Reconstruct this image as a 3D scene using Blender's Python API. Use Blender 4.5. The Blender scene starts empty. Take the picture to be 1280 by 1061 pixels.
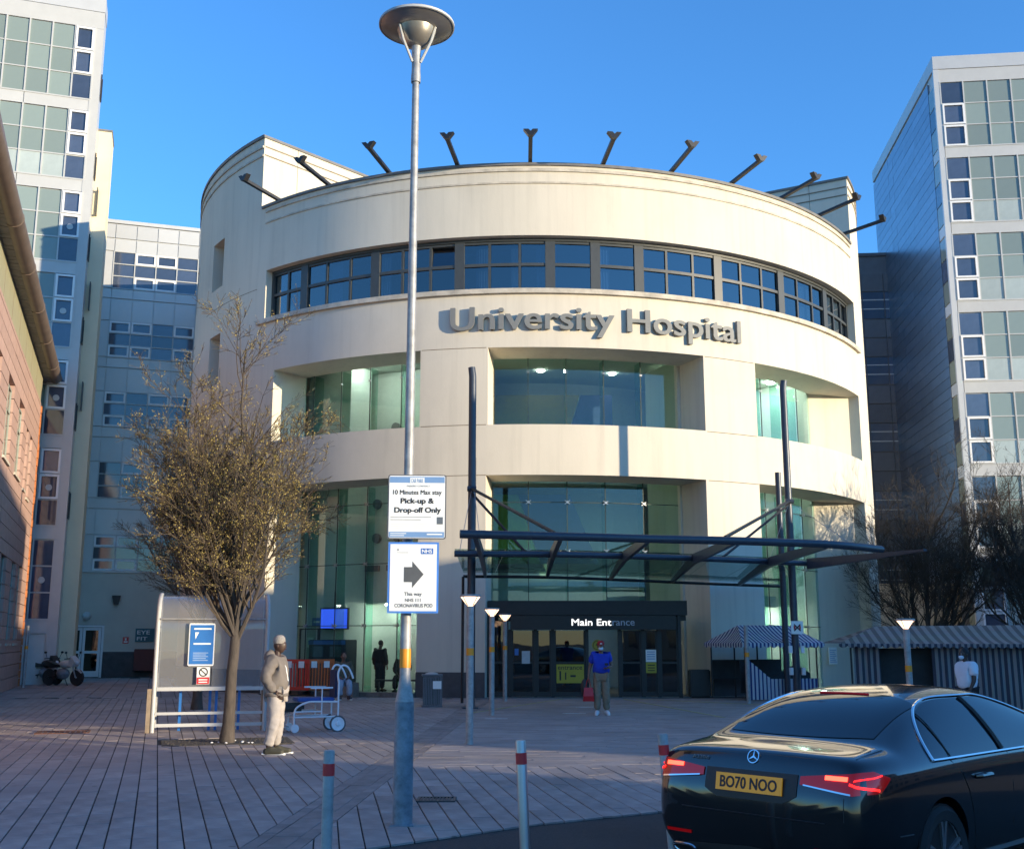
import bpy, bmesh, math, random
from mathutils import Vector, Matrix
from mathutils.bvhtree import BVHTree
R = math.radians
sin, cos, pi = math.sin, math.cos, math.pi
SC = bpy.context.scene
COL = SC.collection
random.seed(7)

# ---------------------------------------------------------------- camera
cam_d = bpy.data.cameras.new('camera')
cam = bpy.data.objects.new('camera', cam_d)
COL.objects.link(cam)
cam.location = (0, 0, 1.7)
cam.rotation_euler = (R(90 + 11.05), 0, 0)
cam_d.sensor_width = 36.0
cam_d.lens = 36.0 * 1380 / 1280
cam_d.clip_end = 3000
SC.camera = cam

# ---------------------------------------------------------------- sky, sun, exposure
SUN_EL, SUN_AZ = 6.0, 60.0
EXPO, SUNP, DUST, OZ, SAT, SKYS = 1.88, 2.05, 0.0, 5.0, 1.0, 0.15
world = bpy.data.worlds.new('World')
SC.world = world
world.use_nodes = True
nt = world.node_tree
nt.nodes.clear()
sky = nt.nodes.new('ShaderNodeTexSky')
sky.sky_type = 'NISHITA'
sky.sun_disc = False
sky.sun_elevation = R(SUN_EL)
sky.sun_rotation = R(180 - SUN_AZ)
sky.altitude = 100
sky.air_density = 1.0
sky.dust_density = DUST
sky.ozone_density = OZ
hsv = nt.nodes.new('ShaderNodeHueSaturation')
hsv.inputs['Saturation'].default_value = SAT
bg = nt.nodes.new('ShaderNodeBackground')
bg.inputs['Strength'].default_value = SKYS
wo = nt.nodes.new('ShaderNodeOutputWorld')
nt.links.new(sky.outputs[0], hsv.inputs['Color'])
nt.links.new(hsv.outputs[0], bg.inputs['Color'])
nt.links.new(bg.outputs[0], wo.inputs['Surface'])

sun_d = bpy.data.lights.new('sun', 'SUN')
sun_d.energy = SUNP
sun_d.angle = R(0.5)
sun_d.color = (1.0, 0.83, 0.57)
sun = bpy.data.objects.new('sun', sun_d)
COL.objects.link(sun)
to_sun = Vector((sin(R(SUN_AZ)) * cos(R(SUN_EL)), -cos(R(SUN_AZ)) * cos(R(SUN_EL)), sin(R(SUN_EL))))
sun.rotation_euler = to_sun.to_track_quat('Z', 'Y').to_euler()
SC.view_settings.view_transform = 'Standard'
SC.view_settings.look = 'None'
SC.view_settings.gamma = 1
SC.view_settings.use_curve_mapping = False
SC.view_settings.exposure = EXPO

# ---------------------------------------------------------------- materials
MATS = {}
def mat(name, col, rough=0.7, metal=0.0, var=0.12, scale=6.0, bump=0.0, stretch=(1, 1, 1), col2=None,
        emit=None, estr=0.0, coat=0.0, spec=0.5, fine=None, rnd=0.0, streak=0.0, stain=0.0):
    """procedural material: base colour broken up by two sizes of noise, optional bump"""
    if name in MATS:
        return MATS[name]
    m = bpy.data.materials.new(name)
    m.use_nodes = True
    t = m.node_tree
    b = t.nodes['Principled BSDF']
    b.inputs['Roughness'].default_value = rough
    b.inputs['Metallic'].default_value = metal
    b.inputs['Specular IOR Level'].default_value = spec
    b.inputs['Coat Weight'].default_value = coat
    b.inputs['Coat Roughness'].default_value = 0.03
    tc = t.nodes.new('ShaderNodeTexCoord')
    mp = t.nodes.new('ShaderNodeMapping')
    mp.inputs['Scale'].default_value = stretch
    t.links.new(tc.outputs['Object'], mp.inputs['Vector'])
    n = t.nodes.new('ShaderNodeTexNoise')
    n.inputs['Scale'].default_value = scale
    n.inputs['Detail'].default_value = 6
    n.inputs['Roughness'].default_value = 0.65
    t.links.new(mp.outputs[0], n.inputs['Vector'])
    ramp = t.nodes.new('ShaderNodeValToRGB')
    c = Vector(col)
    lo = c * (1 - var)
    hi = Vector(col2) if col2 else c * (1 + var)
    ramp.color_ramp.elements[0].color = (*lo, 1)
    ramp.color_ramp.elements[1].color = (*[min(1, x) for x in hi], 1)
    ramp.color_ramp.elements[0].position = 0.3
    ramp.color_ramp.elements[1].position = 0.7
    t.links.new(n.outputs['Fac'], ramp.inputs[0])
    out = ramp.outputs[0]
    def darken(sock, fac_sock, lo, hi, amount):
        mr = t.nodes.new('ShaderNodeMapRange')
        mr.inputs[1].default_value = lo; mr.inputs[2].default_value = hi
        mr.inputs[3].default_value = 1.0; mr.inputs[4].default_value = 1.0 - amount
        t.links.new(fac_sock, mr.inputs[0])
        vm = t.nodes.new('ShaderNodeVectorMath'); vm.operation = 'SCALE'
        t.links.new(sock, vm.inputs[0]); t.links.new(mr.outputs[0], vm.inputs['Scale'])
        return vm.outputs[0]
    if rnd:
        oi = t.nodes.new('ShaderNodeObjectInfo')
        out = darken(out, oi.outputs['Random'], 0.0, 1.0, rnd)
    if streak:
        # rain streaks: noise pulled long in z, cut to isolated runs, plus a mottled grime
        m2 = t.nodes.new('ShaderNodeMapping'); m2.inputs['Scale'].default_value = (2.6, 2.6, .12)
        t.links.new(tc.outputs['Object'], m2.inputs['Vector'])
        n3 = t.nodes.new('ShaderNodeTexNoise'); n3.inputs['Scale'].default_value = 1.6; n3.inputs['Detail'].default_value = 5
        t.links.new(m2.outputs[0], n3.inputs['Vector'])
        out = darken(out, n3.outputs['Fac'], .52, .74, streak)
        n4 = t.nodes.new('ShaderNodeTexNoise'); n4.inputs['Scale'].default_value = .33; n4.inputs['Detail'].default_value = 8; n4.inputs['Roughness'].default_value = .7
        t.links.new(tc.outputs['Object'], n4.inputs['Vector'])
        out = darken(out, n4.outputs['Fac'], .5, .72, streak * .8)
    if stain:
        # stains that run across neighbouring pieces, in world space, and a tone of its own for each piece
        ge = t.nodes.new('ShaderNodeNewGeometry')
        n5 = t.nodes.new('ShaderNodeTexNoise'); n5.inputs['Scale'].default_value = .55; n5.inputs['Detail'].default_value = 9; n5.inputs['Roughness'].default_value = .72
        t.links.new(ge.outputs['Position'], n5.inputs['Vector'])
        out = darken(out, n5.outputs['Fac'], .46, .66, stain)
        oi = t.nodes.new('ShaderNodeObjectInfo')
        ad = t.nodes.new('ShaderNodeMath'); ad.operation = 'ADD'
        t.links.new(oi.outputs['Random'], ad.inputs[0]); t.links.new(ge.outputs['Random Per Island'], ad.inputs[1])
        fr = t.nodes.new('ShaderNodeMath'); fr.operation = 'FRACT'; t.links.new(ad.outputs[0], fr.inputs[0])
        out = darken(out, fr.outputs[0], 0, 1, .16)
        # dark gum spots
        vo = t.nodes.new('ShaderNodeTexVoronoi'); vo.inputs['Scale'].default_value = 2.3
        t.links.new(ge.outputs['Position'], vo.inputs['Vector'])
        out = darken(out, vo.outputs['Distance'], .085, .06, .4)
    t.links.new(out, b.inputs['Base Color'])
    if bump:
        n2 = t.nodes.new('ShaderNodeTexNoise')
        n2.inputs['Scale'].default_value = fine or scale * 8
        n2.inputs['Detail'].default_value = 4
        t.links.new(mp.outputs[0], n2.inputs['Vector'])
        bp = t.nodes.new('ShaderNodeBump')
        bp.inputs['Strength'].default_value = bump
        bp.inputs['Distance'].default_value = 0.02
        t.links.new(n2.outputs['Fac'], bp.inputs['Height'])
        t.links.new(bp.outputs[0], b.inputs['Normal'])
    if emit:
        b.inputs['Emission Color'].default_value = (*emit, 1)
        b.inputs['Emission Strength'].default_value = estr
    MATS[name] = m
    return m

def glass_mat(name, tint, ior=1.5, wob=0.0, refl=1.0, opac=0.0, ocol=(0.3, 0.35, 0.33)):
    """window glass: tinted see-through with a fresnel reflection, optional milky share"""
    if name in MATS:
        return MATS[name]
    m = bpy.data.materials.new(name)
    m.use_nodes = True
    t = m.node_tree
    t.nodes.clear()
    o = t.nodes.new('ShaderNodeOutputMaterial')
    tr = t.nodes.new('ShaderNodeBsdfTransparent')
    tr.inputs[0].default_value = (*tint, 1)
    base = tr
    if opac:
        df = t.nodes.new('ShaderNodeBsdfDiffuse')
        df.inputs[0].default_value = (*ocol, 1)
        mx0 = t.nodes.new('ShaderNodeMixShader')
        mx0.inputs[0].default_value = opac
        t.links.new(tr.outputs[0], mx0.inputs[1])
        t.links.new(df.outputs[0], mx0.inputs[2])
        base = mx0
    gl = t.nodes.new('ShaderNodeBsdfGlossy')
    gl.inputs['Roughness'].default_value = 0.01
    gl.inputs['Color'].default_value = (refl, refl, refl, 1)
    fr = t.nodes.new('ShaderNodeFresnel')
    fr.inputs[0].default_value = ior
    # the panes are thin boxes: only the face that looks outwards reflects
    ge = t.nodes.new('ShaderNodeNewGeometry')
    iv = t.nodes.new('ShaderNodeMath'); iv.operation = 'SUBTRACT'; iv.inputs[0].default_value = 1.0
    t.links.new(ge.outputs['Backfacing'], iv.inputs[1])
    mf = t.nodes.new('ShaderNodeMath'); mf.operation = 'MULTIPLY'
    t.links.new(fr.outputs[0], mf.inputs[0]); t.links.new(iv.outputs[0], mf.inputs[1])
    mx = t.nodes.new('ShaderNodeMixShader')
    t.links.new(mf.outputs[0], mx.inputs[0])
    t.links.new(base.outputs[0], mx.inputs[1])
    t.links.new(gl.outputs[0], mx.inputs[2])
    t.links.new(mx.outputs[0], o.inputs[0])
    if wob:
        tc = t.nodes.new('ShaderNodeTexCoord')
        n = t.nodes.new('ShaderNodeTexNoise')
        n.inputs['Scale'].default_value = 0.9
        bp = t.nodes.new('ShaderNodeBump')
        bp.inputs['Strength'].default_value = wob
        bp.inputs['Distance'].default_value = 0.05
        t.links.new(tc.outputs['Object'], n.inputs['Vector'])
        t.links.new(n.outputs['Fac'], bp.inputs['Height'])
        t.links.new(bp.outputs[0], gl.inputs['Normal'])
    MATS[name] = m
    return m

CREAM = mat('cream render', (0.63, 0.575, 0.475), 0.85, var=0.07, scale=0.55, bump=0.12, stretch=(1, 1, .25), fine=30, streak=.10)
CREAM_DIRT = mat('weathered cream coping', (0.50, 0.45, 0.37), 0.9, var=0.3, scale=2.0, bump=0.2)
DARKCOP = mat('dark coping', (0.16, 0.155, 0.15), 0.6, var=0.2, scale=3)
GROOVE = mat('shadow gap', (0.22, 0.18, 0.13), 0.9, var=.2)
PLINTH = mat('dark plinth', (0.07, 0.07, 0.075), 0.7, var=0.25, scale=3, bump=0.1)
FRAME = mat('dark window frame', (0.05, 0.054, 0.054), 0.45, var=0.1)
GLASS_G = glass_mat('green atrium glass', (0.76, 0.90, 0.87), 1.7, 0.02)
GLASS_FIN = glass_mat('glass fin', (0.66, 0.86, 0.80), 1.35)
GLASS_B = glass_mat('strip window glass', (0.34, 0.42, 0.50), 2.3, 0.03)
GLASS_D = glass_mat('dark window glass', (0.16, 0.18, 0.20), 1.7, 0.03)
GLASS_C = glass_mat('canopy glass', (0.66, 0.76, 0.73), 1.25, 0.0, opac=0.10, ocol=(0.2, 0.25, 0.24))
SEAL = mat('black sealant', (0.025, 0.045, 0.04), 0.6)
STEEL = mat('brushed steel', (0.40, 0.40, 0.41), 0.38, 0.9, var=0.1, scale=5)
GALV = mat('galvanised steel', (0.33, 0.33, 0.33), 0.55, 0.35, var=0.28, scale=9, bump=0.04, fine=60)
GALV_D = mat('weathered galvanised sleeve', (0.20, 0.24, 0.28), 0.55, 0.35, var=0.4, scale=7, bump=0.08, fine=50)
NAVY = mat('blue grey painted steel', (0.045, 0.055, 0.075), 0.4, 0.2, var=0.12)
BLACKM = mat('black metal', (0.018, 0.018, 0.02), 0.45, 0.1, var=0.2)
LETTER = mat('grey metal letter', (0.19, 0.195, 0.19), 0.6, 0.0, var=0.08, scale=4)
WHITE = mat('white paint', (0.78, 0.78, 0.78), 0.5, var=0.04)
WHITEP = mat('white panel', (0.49, 0.495, 0.49), 0.45, var=0.05, scale=1.5, rnd=0.06)
PANELG = mat('silver cladding panel', (0.55, 0.555, 0.55), 0.42, 0.15, var=0.05, scale=1.2, rnd=0.1)
CREAMY = mat('yellow cream render', (0.72, 0.63, 0.45), 0.85, var=0.06, scale=0.8)
GREYPANE = mat('frosted green glazing', (0.25, 0.31, 0.285), 0.1, var=0.05, scale=0.6, spec=.6, rnd=0.28)
GREYPANE2 = mat('pale frosted glazing', (0.42, 0.48, 0.46), 0.12, var=0.12, scale=1.2, spec=.6, rnd=0.2)
BLUEPANE = mat('clear tower glazing', (0.075, 0.10, 0.16), 0.06, var=0.25, scale=0.9, spec=.9, rnd=0.5)
CLAD = mat('blue grey metal shingle', (0.27, 0.30, 0.36), 0.3, 0.75, var=0.10, scale=2.0, rnd=0.2)
SLATE = mat('slate grey panel', (0.16, 0.17, 0.19), 0.5, 0.2, var=0.12, scale=2, rnd=0.25)
WOODI = mat('interior wall', (0.62, 0.64, 0.60), 0.8, var=0.05)
INT_F = mat('interior floor', (0.20, 0.20, 0.19), 0.5, var=0.1)
RED = mat('red reflective band', (0.55, 0.03, 0.035), 0.4, var=0.08)
AMBER = mat('amber reflective band', (0.75, 0.28, 0.015), 0.4, var=0.08)
YELLOW = mat('yellow print', (0.40, 0.35, 0.035), 0.6, var=0.06)
BLUE = mat('blue enamel', (0.03, 0.16, 0.48), 0.4, var=0.08)
PBLUE = mat('pale blue print', (0.17, 0.30, 0.52), 0.5, var=0.05)
TEAL = mat('teal enamel', (0.03, 0.12, 0.15), 0.5)
INK = mat('black print', (0.02, 0.02, 0.022), 0.6)
INKG = mat('grey print', (0.35, 0.36, 0.37), 0.6)
SIGNW = mat('white sign face', (0.82, 0.82, 0.79), 0.35, var=0.02)
PAVE = mat('concrete block paving', (0.375, 0.315, 0.29), 0.8, var=0.22, scale=2.2, bump=0.25, fine=90, stain=.3)
PAVE2 = mat('darker block paving', (0.295, 0.245, 0.225), 0.8, var=0.22, scale=2.5, bump=0.25, fine=90, stain=.3)
JOINT = mat('paving joint', (0.035, 0.034, 0.033), 0.95, var=0.3, scale=8)
ASPH = mat('asphalt', (0.042, 0.041, 0.042), 0.85, var=0.3, scale=40, bump=0.5, fine=160, stain=.35)
SOIL = mat('gravel soil', (0.075, 0.065, 0.055), 0.95, var=0.5, scale=30, bump=0.6)

# ---------------------------------------------------------------- mesh builder
class MB:
    def __init__(s):
        s.v = []; s.f = []; s.m = []
    def add(s, vs, fs, mi=0):
        o = len(s.v)
        s.v.extend([tuple(p) for p in vs])
        for f in fs:
            s.f.append([i + o for i in f]); s.m.append(mi)
        return s
    def box(s, x0, x1, y0, y1, z0, z1, mi=0):
        return s.add([(x0,y0,z0),(x1,y0,z0),(x1,y1,z0),(x0,y1,z0),(x0,y0,z1),(x1,y0,z1),(x1,y1,z1),(x0,y1,z1)],
                     [(0,3,2,1),(4,5,6,7),(0,1,5,4),(1,2,6,5),(2,3,7,6),(3,0,4,7)], mi)
    def beam(s, a, b, w, h, mi=0, w2=None, h2=None, up=(0, 0, 1)):
        a = Vector(a); b = Vector(b); d = (b - a).normalized(); u = Vector(up)
        x = d.cross(u)
        if x.length < 1e-4: x = Vector((1, 0, 0))
        x.normalize(); u = x.cross(d)
        w2 = w if w2 is None else w2; h2 = h if h2 is None else h2
        vs = []
        for p, ww, hh in ((a, w, h), (b, w2, h2)):
            for sx, sz in ((-1,-1),(1,-1),(1,1),(-1,1)):
                vs.append(p + x * sx * ww / 2 + u * sz * hh / 2)
        return s.add(vs, [(3,2,1,0),(4,5,6,7),(0,1,5,4),(1,2,6,5),(2,3,7,6),(3,0,4,7)], mi)
    def tube(s, pts, r, n=8, mi=0, caps=True):
        pts = [Vector(p) for p in pts]
        rs = r if isinstance(r, (list, tuple)) else [r] * len(pts)
        vs = []; ref = None
        for i, p in enumerate(pts):
            d = (pts[min(i + 1, len(pts) - 1)] - pts[max(i - 1, 0)])
            if d.length < 1e-9: d = Vector((0, 0, 1))
            d.normalize()
            if ref is None:
                ref = d.cross(Vector((0, 0, 1)))
                if ref.length < 1e-3: ref = Vector((1, 0, 0))
            ref = (ref - d * ref.dot(d))
            if ref.length < 1e-6: ref = d.orthogonal()
            ref.normalize(); q = d.cross(ref)
            for k in range(n):
                a = 2 * pi * k / n
                vs.append(p + (ref * cos(a) + q * sin(a)) * rs[i])
        fs = []
        for i in range(len(pts) - 1):
            for k in range(n):
                k2 = (k + 1) % n
                fs.append((i*n+k, i*n+k2, (i+1)*n+k2, (i+1)*n+k))
        if caps:
            fs.append(tuple(reversed(range(n)))); fs.append(tuple(range((len(pts)-1)*n, len(pts)*n)))
        return s.add(vs, fs, mi)
    def lathe(s, prof, c=(0, 0, 0), n=16, mi=0, axis='z', caps=True):
        vs = []
        for r, h in prof:
            for k in range(n):
                a = 2 * pi * k / n
                p = (r * cos(a), r * sin(a), h)
                if axis == 'x': p = (h, r * cos(a), r * sin(a))
                if axis == 'y': p = (r * sin(a), h, r * cos(a))
                vs.append((p[0] + c[0], p[1] + c[1], p[2] + c[2]))
        fs = []
        for i in range(len(prof) - 1):
            for k in range(n):
                k2 = (k + 1) % n
                fs.append((i*n+k, i*n+k2, (i+1)*n+k2, (i+1)*n+k))
        if caps:
            fs.append(tuple(reversed(range(n)))); fs.append(tuple(range((len(prof)-1)*n, len(prof)*n)))
        else:
            L_ = len(prof) - 1
            for k in range(n):
                k2 = (k + 1) % n
                fs.append((L_*n+k, L_*n+k2, k2, k))
        return s.add(vs, fs, mi)
    def prism(s, poly, y0, y1, mi=0, plane='xz'):
        n = len(poly)
        def P(a, b, c):
            return (a, c, b) if plane == 'xz' else ((a, b, c) if plane == 'xy' else (c, a, b))
        vs = [P(a, b, y0) for a, b in poly] + [P(a, b, y1) for a, b in poly]
        fs = [tuple(range(n)), tuple(reversed(range(n, 2 * n)))]
        for i in range(n):
            j = (i + 1) % n
            fs.append((i, i + n, j + n, j))
        return s.add(vs, fs, mi)
    def arc(s, a0, a1, r0, r1, z0, z1, step=2.0, mi=0):
        """closed curved block round the local z axis; angle 0 faces -y, positive to +x"""
        n = max(1, int(math.ceil(abs(a1 - a0) / step)))
        vs = []
        for i in range(n + 1):
            a = R(a0 + (a1 - a0) * i / n)
            for r in (r0, r1):
                for z in (z0, z1):
                    vs.append((r * sin(a), -r * cos(a), z))
        fs = [(0, 1, 3, 2)]
        for i in range(n):
            b = i * 4; c = b + 4
            fs += [(b, c, c+1, b+1), (b+2, b+3, c+3, c+2), (b, b+2, c+2, c), (b+1, c+1, c+3, b+3)]
        b = n * 4
        fs.append((b, b+2, b+3, b+1))
        return s.add(vs, fs, mi)
    def ball(s, c, r, n=12, m=8, mi=0):
        rx, ry, rz = r if isinstance(r, (tuple, list)) else (r, r, r)
        vs = [(c[0], c[1], c[2] - rz)]
        for i in range(1, m):
            t = -pi/2 + pi * i / m
            for k in range(n):
                a = 2 * pi * k / n
                vs.append((c[0] + rx*cos(t)*cos(a), c[1] + ry*cos(t)*sin(a), c[2] + rz*sin(t)))
        vs.append((c[0], c[1], c[2] + rz))
        fs = []
        for k in range(n):
            fs.append((0, 1 + (k+1) % n, 1 + k))
            fs.append((len(vs)-1, 1 + (m-2)*n + k, 1 + (m-2)*n + (k+1) % n))
        for i in range(m - 2):
            for k in range(n):
                k2 = (k+1) % n
                fs.append((1+i*n+k, 1+i*n+k2, 1+(i+1)*n+k2, 1+(i+1)*n+k))
        return s.add(vs, fs, mi)
    def build(s, name, mats, parent=None, smooth=False, loc=None, rotz=0, fix=True):
        me = bpy.data.meshes.new(name)
        me.from_pydata(s.v, [], s.f)
        mats = mats if isinstance(mats, (list, tuple)) else [mats]
        for m in mats: me.materials.append(m)
        if len(mats) > 1:
            me.polygons.foreach_set('material_index', s.m)
        if fix:
            bm = bmesh.new(); bm.from_mesh(me)
            bmesh.ops.recalc_face_normals(bm, faces=bm.faces)
            bm.to_mesh(me); bm.free()
        if smooth:
            me.shade_smooth()
            me.set_sharp_from_angle(angle=R(40))
        me.update()
        o = bpy.data.objects.new(name, me)
        COL.objects.link(o)
        if parent: o.parent = parent
        if loc is not None: o.location = loc
        if rotz: o.rotation_euler.z = rotz
        return o

def tag(o, label=None, cat=None, group=None, kind=None):
    if label: o['label'] = label
    if cat: o['category'] = cat
    if group: o['group'] = group
    if kind: o['kind'] = kind
    return o

def thing(name, label, cat, loc=(0, 0, 0), rotz=0.0, group=None):
    o = bpy.data.objects.new(name, None)
    COL.objects.link(o)
    o.location = loc
    o.rotation_euler = (0, 0, rotz)
    o.empty_display_size = 0.2
    return tag(o, label, cat, group)

def inst(name, mesh, parent, loc=(0, 0, 0), rot=(0, 0, 0), scale=None):
    o = bpy.data.objects.new(name, mesh)
    COL.objects.link(o)
    o.parent = parent
    o.location = loc
    o.rotation_euler = rot
    if scale: o.scale = scale
    return o

def dup(o, loc=None, rotz=None, parent=None, label=None):
    c = o.copy()
    COL.objects.link(c)
    if parent: c.parent = parent
    if loc is not None: c.location = loc
    if rotz is not None: c.rotation_euler.z = rotz
    if label: c['label'] = label
    for ch in list(o.children):
        dup(ch, parent=c)
    return c

def box_part(name, m, parent, x0, x1, y0, y1, z0, z1, bev=0.0):
    o = MB().box(x0, x1, y0, y1, z0, z1).build(name, m, parent)
    if bev:
        bm = bmesh.new(); bm.from_mesh(o.data)
        bmesh.ops.bevel(bm, geom=bm.edges[:], offset=bev, segments=2, affect='EDGES')
        bm.to_mesh(o.data); bm.free()
    return o

# text -> mesh -------------------------------------------------------------
def text_data(s, extrude=0.0, bold=0.0, res=3, align='LEFT'):
    cu = bpy.data.curves.new('lettering', 'FONT')
    cu.body = s; cu.size = 1.0; cu.extrude = extrude
    cu.resolution_u = res; cu.align_x = align
    ob = bpy.data.objects.new('lettering', cu)
    COL.objects.link(ob)
    dg = bpy.context.evaluated_depsgraph_get()
    me = bpy.data.meshes.new_from_object(ob.evaluated_get(dg))
    bpy.data.objects.remove(ob)
    if bold:
        # a heavier stroke: the outline is laid down several times, shifted a little
        bm = bmesh.new()
        k = 0
        for dx, dy in ((0, 0), (-1, 0), (1, 0), (-.7, .6), (.7, .6), (-.7, -.6), (.7, -.6)):
            m2 = me.copy()
            for v in m2.vertices:
                v.co.x += dx * bold; v.co.y += dy * bold; v.co.z *= 1 - .012 * k
                if not extrude: v.co.z -= .0002 * k
            bm.from_mesh(m2); bpy.data.meshes.remove(m2); k += 1
        bm.to_mesh(me); bm.free()
    return me

def lettering(s, m, parent, x0, x1, z0, z1, y=0.0, depth=0.001, bold=0.0, name='lettering', face=-1, keep=False):
    """flat print fitted to the rectangle x0..x1, z0..z1 on a face that looks along local -y"""
    me = text_data(s, depth, bold)
    xs = [v.co.x for v in me.vertices]; ys = [v.co.y for v in me.vertices]
    ax, bx, ay, by = min(xs), max(xs), min(ys), max(ys)
    sx = (x1 - x0) / (bx - ax); sz = (z1 - z0) / (by - ay)
    for v in me.vertices:
        v.co = Vector((x0 + (v.co.x - ax) * sx, y - v.co.z, z0 + (v.co.y - ay) * sz))
    me.materials.clear(); me.materials.append(m)
    o = bpy.data.objects.new(name, me)
    COL.objects.link(o); o.parent = parent
    return o
# ================================================================ ground
CA, SA = cos(R(17.5)), sin(R(17.5))          # the site grid is turned 17.5 degrees
U = Vector((CA, SA, 0)); W = Vector((-SA, CA, 0))

def sheet(name, poly, z0, z1, m, kind='structure', parent=None):
    o = MB().prism(poly, z0, z1, plane='xy').build(name, m, parent)
    if kind: o['kind'] = kind
    return o

sheet('ground', [(-900, -600), (900, -600), (900, 1500), (-900, 1500)], -0.5, -0.07, ASPH)
ROAD_EDGE = [(-7.0, 6.6), (-1.9, 9.35), (-1.2, 9.72), (.17, 10.92), (1.52, 11.77), (4.5, 13.4), (9.0, 15.6), (16, 18.6), (40, 26)]
def road_y(x):
    for (x0, y0), (x1, y1) in zip(ROAD_EDGE, ROAD_EDGE[1:]):
        if x <= x1:
            return y0 + (y1 - y0) * (x - x0) / (x1 - x0)
    return 26
sheet('road', ROAD_EDGE + [(40, -30), (-30, -30), (-30, -14)], -0.069, -0.02, ASPH)
plaza = sheet('plaza', [(-30, -13)] + ROAD_EDGE + [(40, 75), (-45, 75), (-45, -13)], -0.068, -0.016, JOINT)

# ================================================================ hospital drum
DX, DY, DR = 0.7, 48.5, 14.5
drum = thing('hospital_building', 'round cream rendered hospital block with a curved strip window and big grey letters',
             'hospital', (DX, DY, 0))
AL, AR = -42.4, 61.0
ZT, ZS = 17.0, 19.8
W0, W1 = 12.78, 14.6
O2a, O2b = 8.35, 10.85
O1b = 6.75
T = 1.5
ops = [(-38.0, -14.55, O2a, O2b), (-5.8, 22.6, O2a, O2b), (31.0, 60.0, O2a, O2b),
       (-38.0, -14.5, -1, O1b), (-6.0, 22.4, -1, O1b), (30.9, 59.6, -1, O1b), (-40.6, 60.5, W0, W1)]
slits = [(-57.8, -53.2, 14.8, 16.7), (-57.4, -53.0, 11.0, 12.95), (-72, -69, 14.8, 16.7), (-57.2, -53.0, 7.0, 9.0)]
angs = {-180.0, 180.0, AL, AR}
zs = {0.0, ZT, ZS}
for a0, a1, z0, z1 in ops + slits:
    angs |= {a0, a1}; zs |= {max(0, z0), z1}
a = -180.0
while a <= 180: angs.add(a); a += 2.0
angs = sorted(angs)
angs = [x for i, x in enumerate(angs) if i == 0 or x - angs[i-1] > 0.02]
zs = sorted(zs)
def hole(a, z):
    if z > ZT and AL < a < AR: return True
    return any(a0 < a < a1 and z0 < z < z1 for a0, a1, z0, z1 in ops + slits)
mb = MB()
nA, nZ = len(angs), len(zs)
idx = {}
def vid(i, k, r):
    key = (i % (nA - 1), k, r)
    if key not in idx:
        rr = DR if r == 0 else DR - T
        idx[key] = len(mb.v)
        mb.v.append((rr * sin(R(angs[i])), -rr * cos(R(angs[i])), zs[k]))
    return idx[key]
solid = [[not hole((angs[i] + angs[i+1]) / 2, (zs[k] + zs[k+1]) / 2) for k in range(nZ - 1)] for i in range(nA - 1)]
def q(*ids): mb.f.append(list(ids)); mb.m.append(0)
for i in range(nA - 1):
    for k in range(nZ - 1):
        if not solid[i][k]: continue
        q(vid(i,k,0), vid(i+1,k,0), vid(i+1,k+1,0), vid(i,k+1,0))
        q(vid(i,k,1), vid(i,k+1,1), vid(i+1,k+1,1), vid(i+1,k,1))
        if not solid[(i-1) % (nA-1)][k]: q(vid(i,k,0), vid(i,k+1,0), vid(i,k+1,1), vid(i,k,1))
        if not solid[(i+1) % (nA-1)][k]: q(vid(i+1,k,0), vid(i+1,k,1), vid(i+1,k+1,1), vid(i+1,k+1,0))
        if k == 0 or not solid[i][k-1]: q(vid(i,k,0), vid(i,k,1), vid(i+1,k,1), vid(i+1,k,0))
        if k == nZ-2 or not solid[i][k+1]: q(vid(i,k+1,0), vid(i+1,k+1,0), vid(i+1,k+1,1), vid(i,k+1,1))
wall = mb.build('wall', CREAM, drum)
wall.data.shade_smooth(); wall.data.set_sharp_from_angle(angle=R(20))

# radial cheek walls that close the higher rear part, and its roof
for ang, sgn in ((AL, -1), (AR, 1)):
    ca, sa = cos(R(ang)), sin(R(ang))
    pr = lambda r, o: (r * sa + o * ca, -r * ca + o * sa)
    p = [pr(DR - T - .02, 0.0), pr(0.6, 0.0), pr(0.6, sgn * .3), pr(DR - T - .02, sgn * .3)]
    MB().prism(p, ZT - 1.2, ZS, plane='xy').build('cheek_wall', CREAM, drum)
    # two dark strips painting the shade of grooves on the cheek, and its coping
    for z, h in ((19.45, .05), (19.12, .05)):
        p = [pr(DR - .04, -sgn * .012), pr(1.2, -sgn * .012), pr(1.2, sgn * .02), pr(DR - .04, sgn * .02)]
        MB().prism(p, z, z + h, plane='xy').build('groove', GROOVE, drum)
    p = [pr(DR + .05, -sgn * .05), pr(0.7, -sgn * .05), pr(0.7, sgn * .35), pr(DR + .05, sgn * .35)]
    MB().prism(p, ZS + .004, ZS + .1, plane='xy').build('coping', DARKCOP, drum)
MB().arc(AL, AR, 0.5, DR - T, ZT - .9, ZT - .6, 4).build('roof', SLATE, drum)
MB().arc(AR + 1.5, 360 + AL - 1.5, 0.9, DR - T, ZS - .7, ZS - .4, 4).build('roof', SLATE, drum)
MB().arc(AL + .3, AR - .3, DR - .35, DR + .06, ZT + .004, ZT + .10, 2).build('coping', DARKCOP, drum)
MB().arc(AR, 360 + AL, DR - .35, DR + .06, ZS + .006, ZS + .12, 2).build('coping', DARKCOP, drum)
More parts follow.
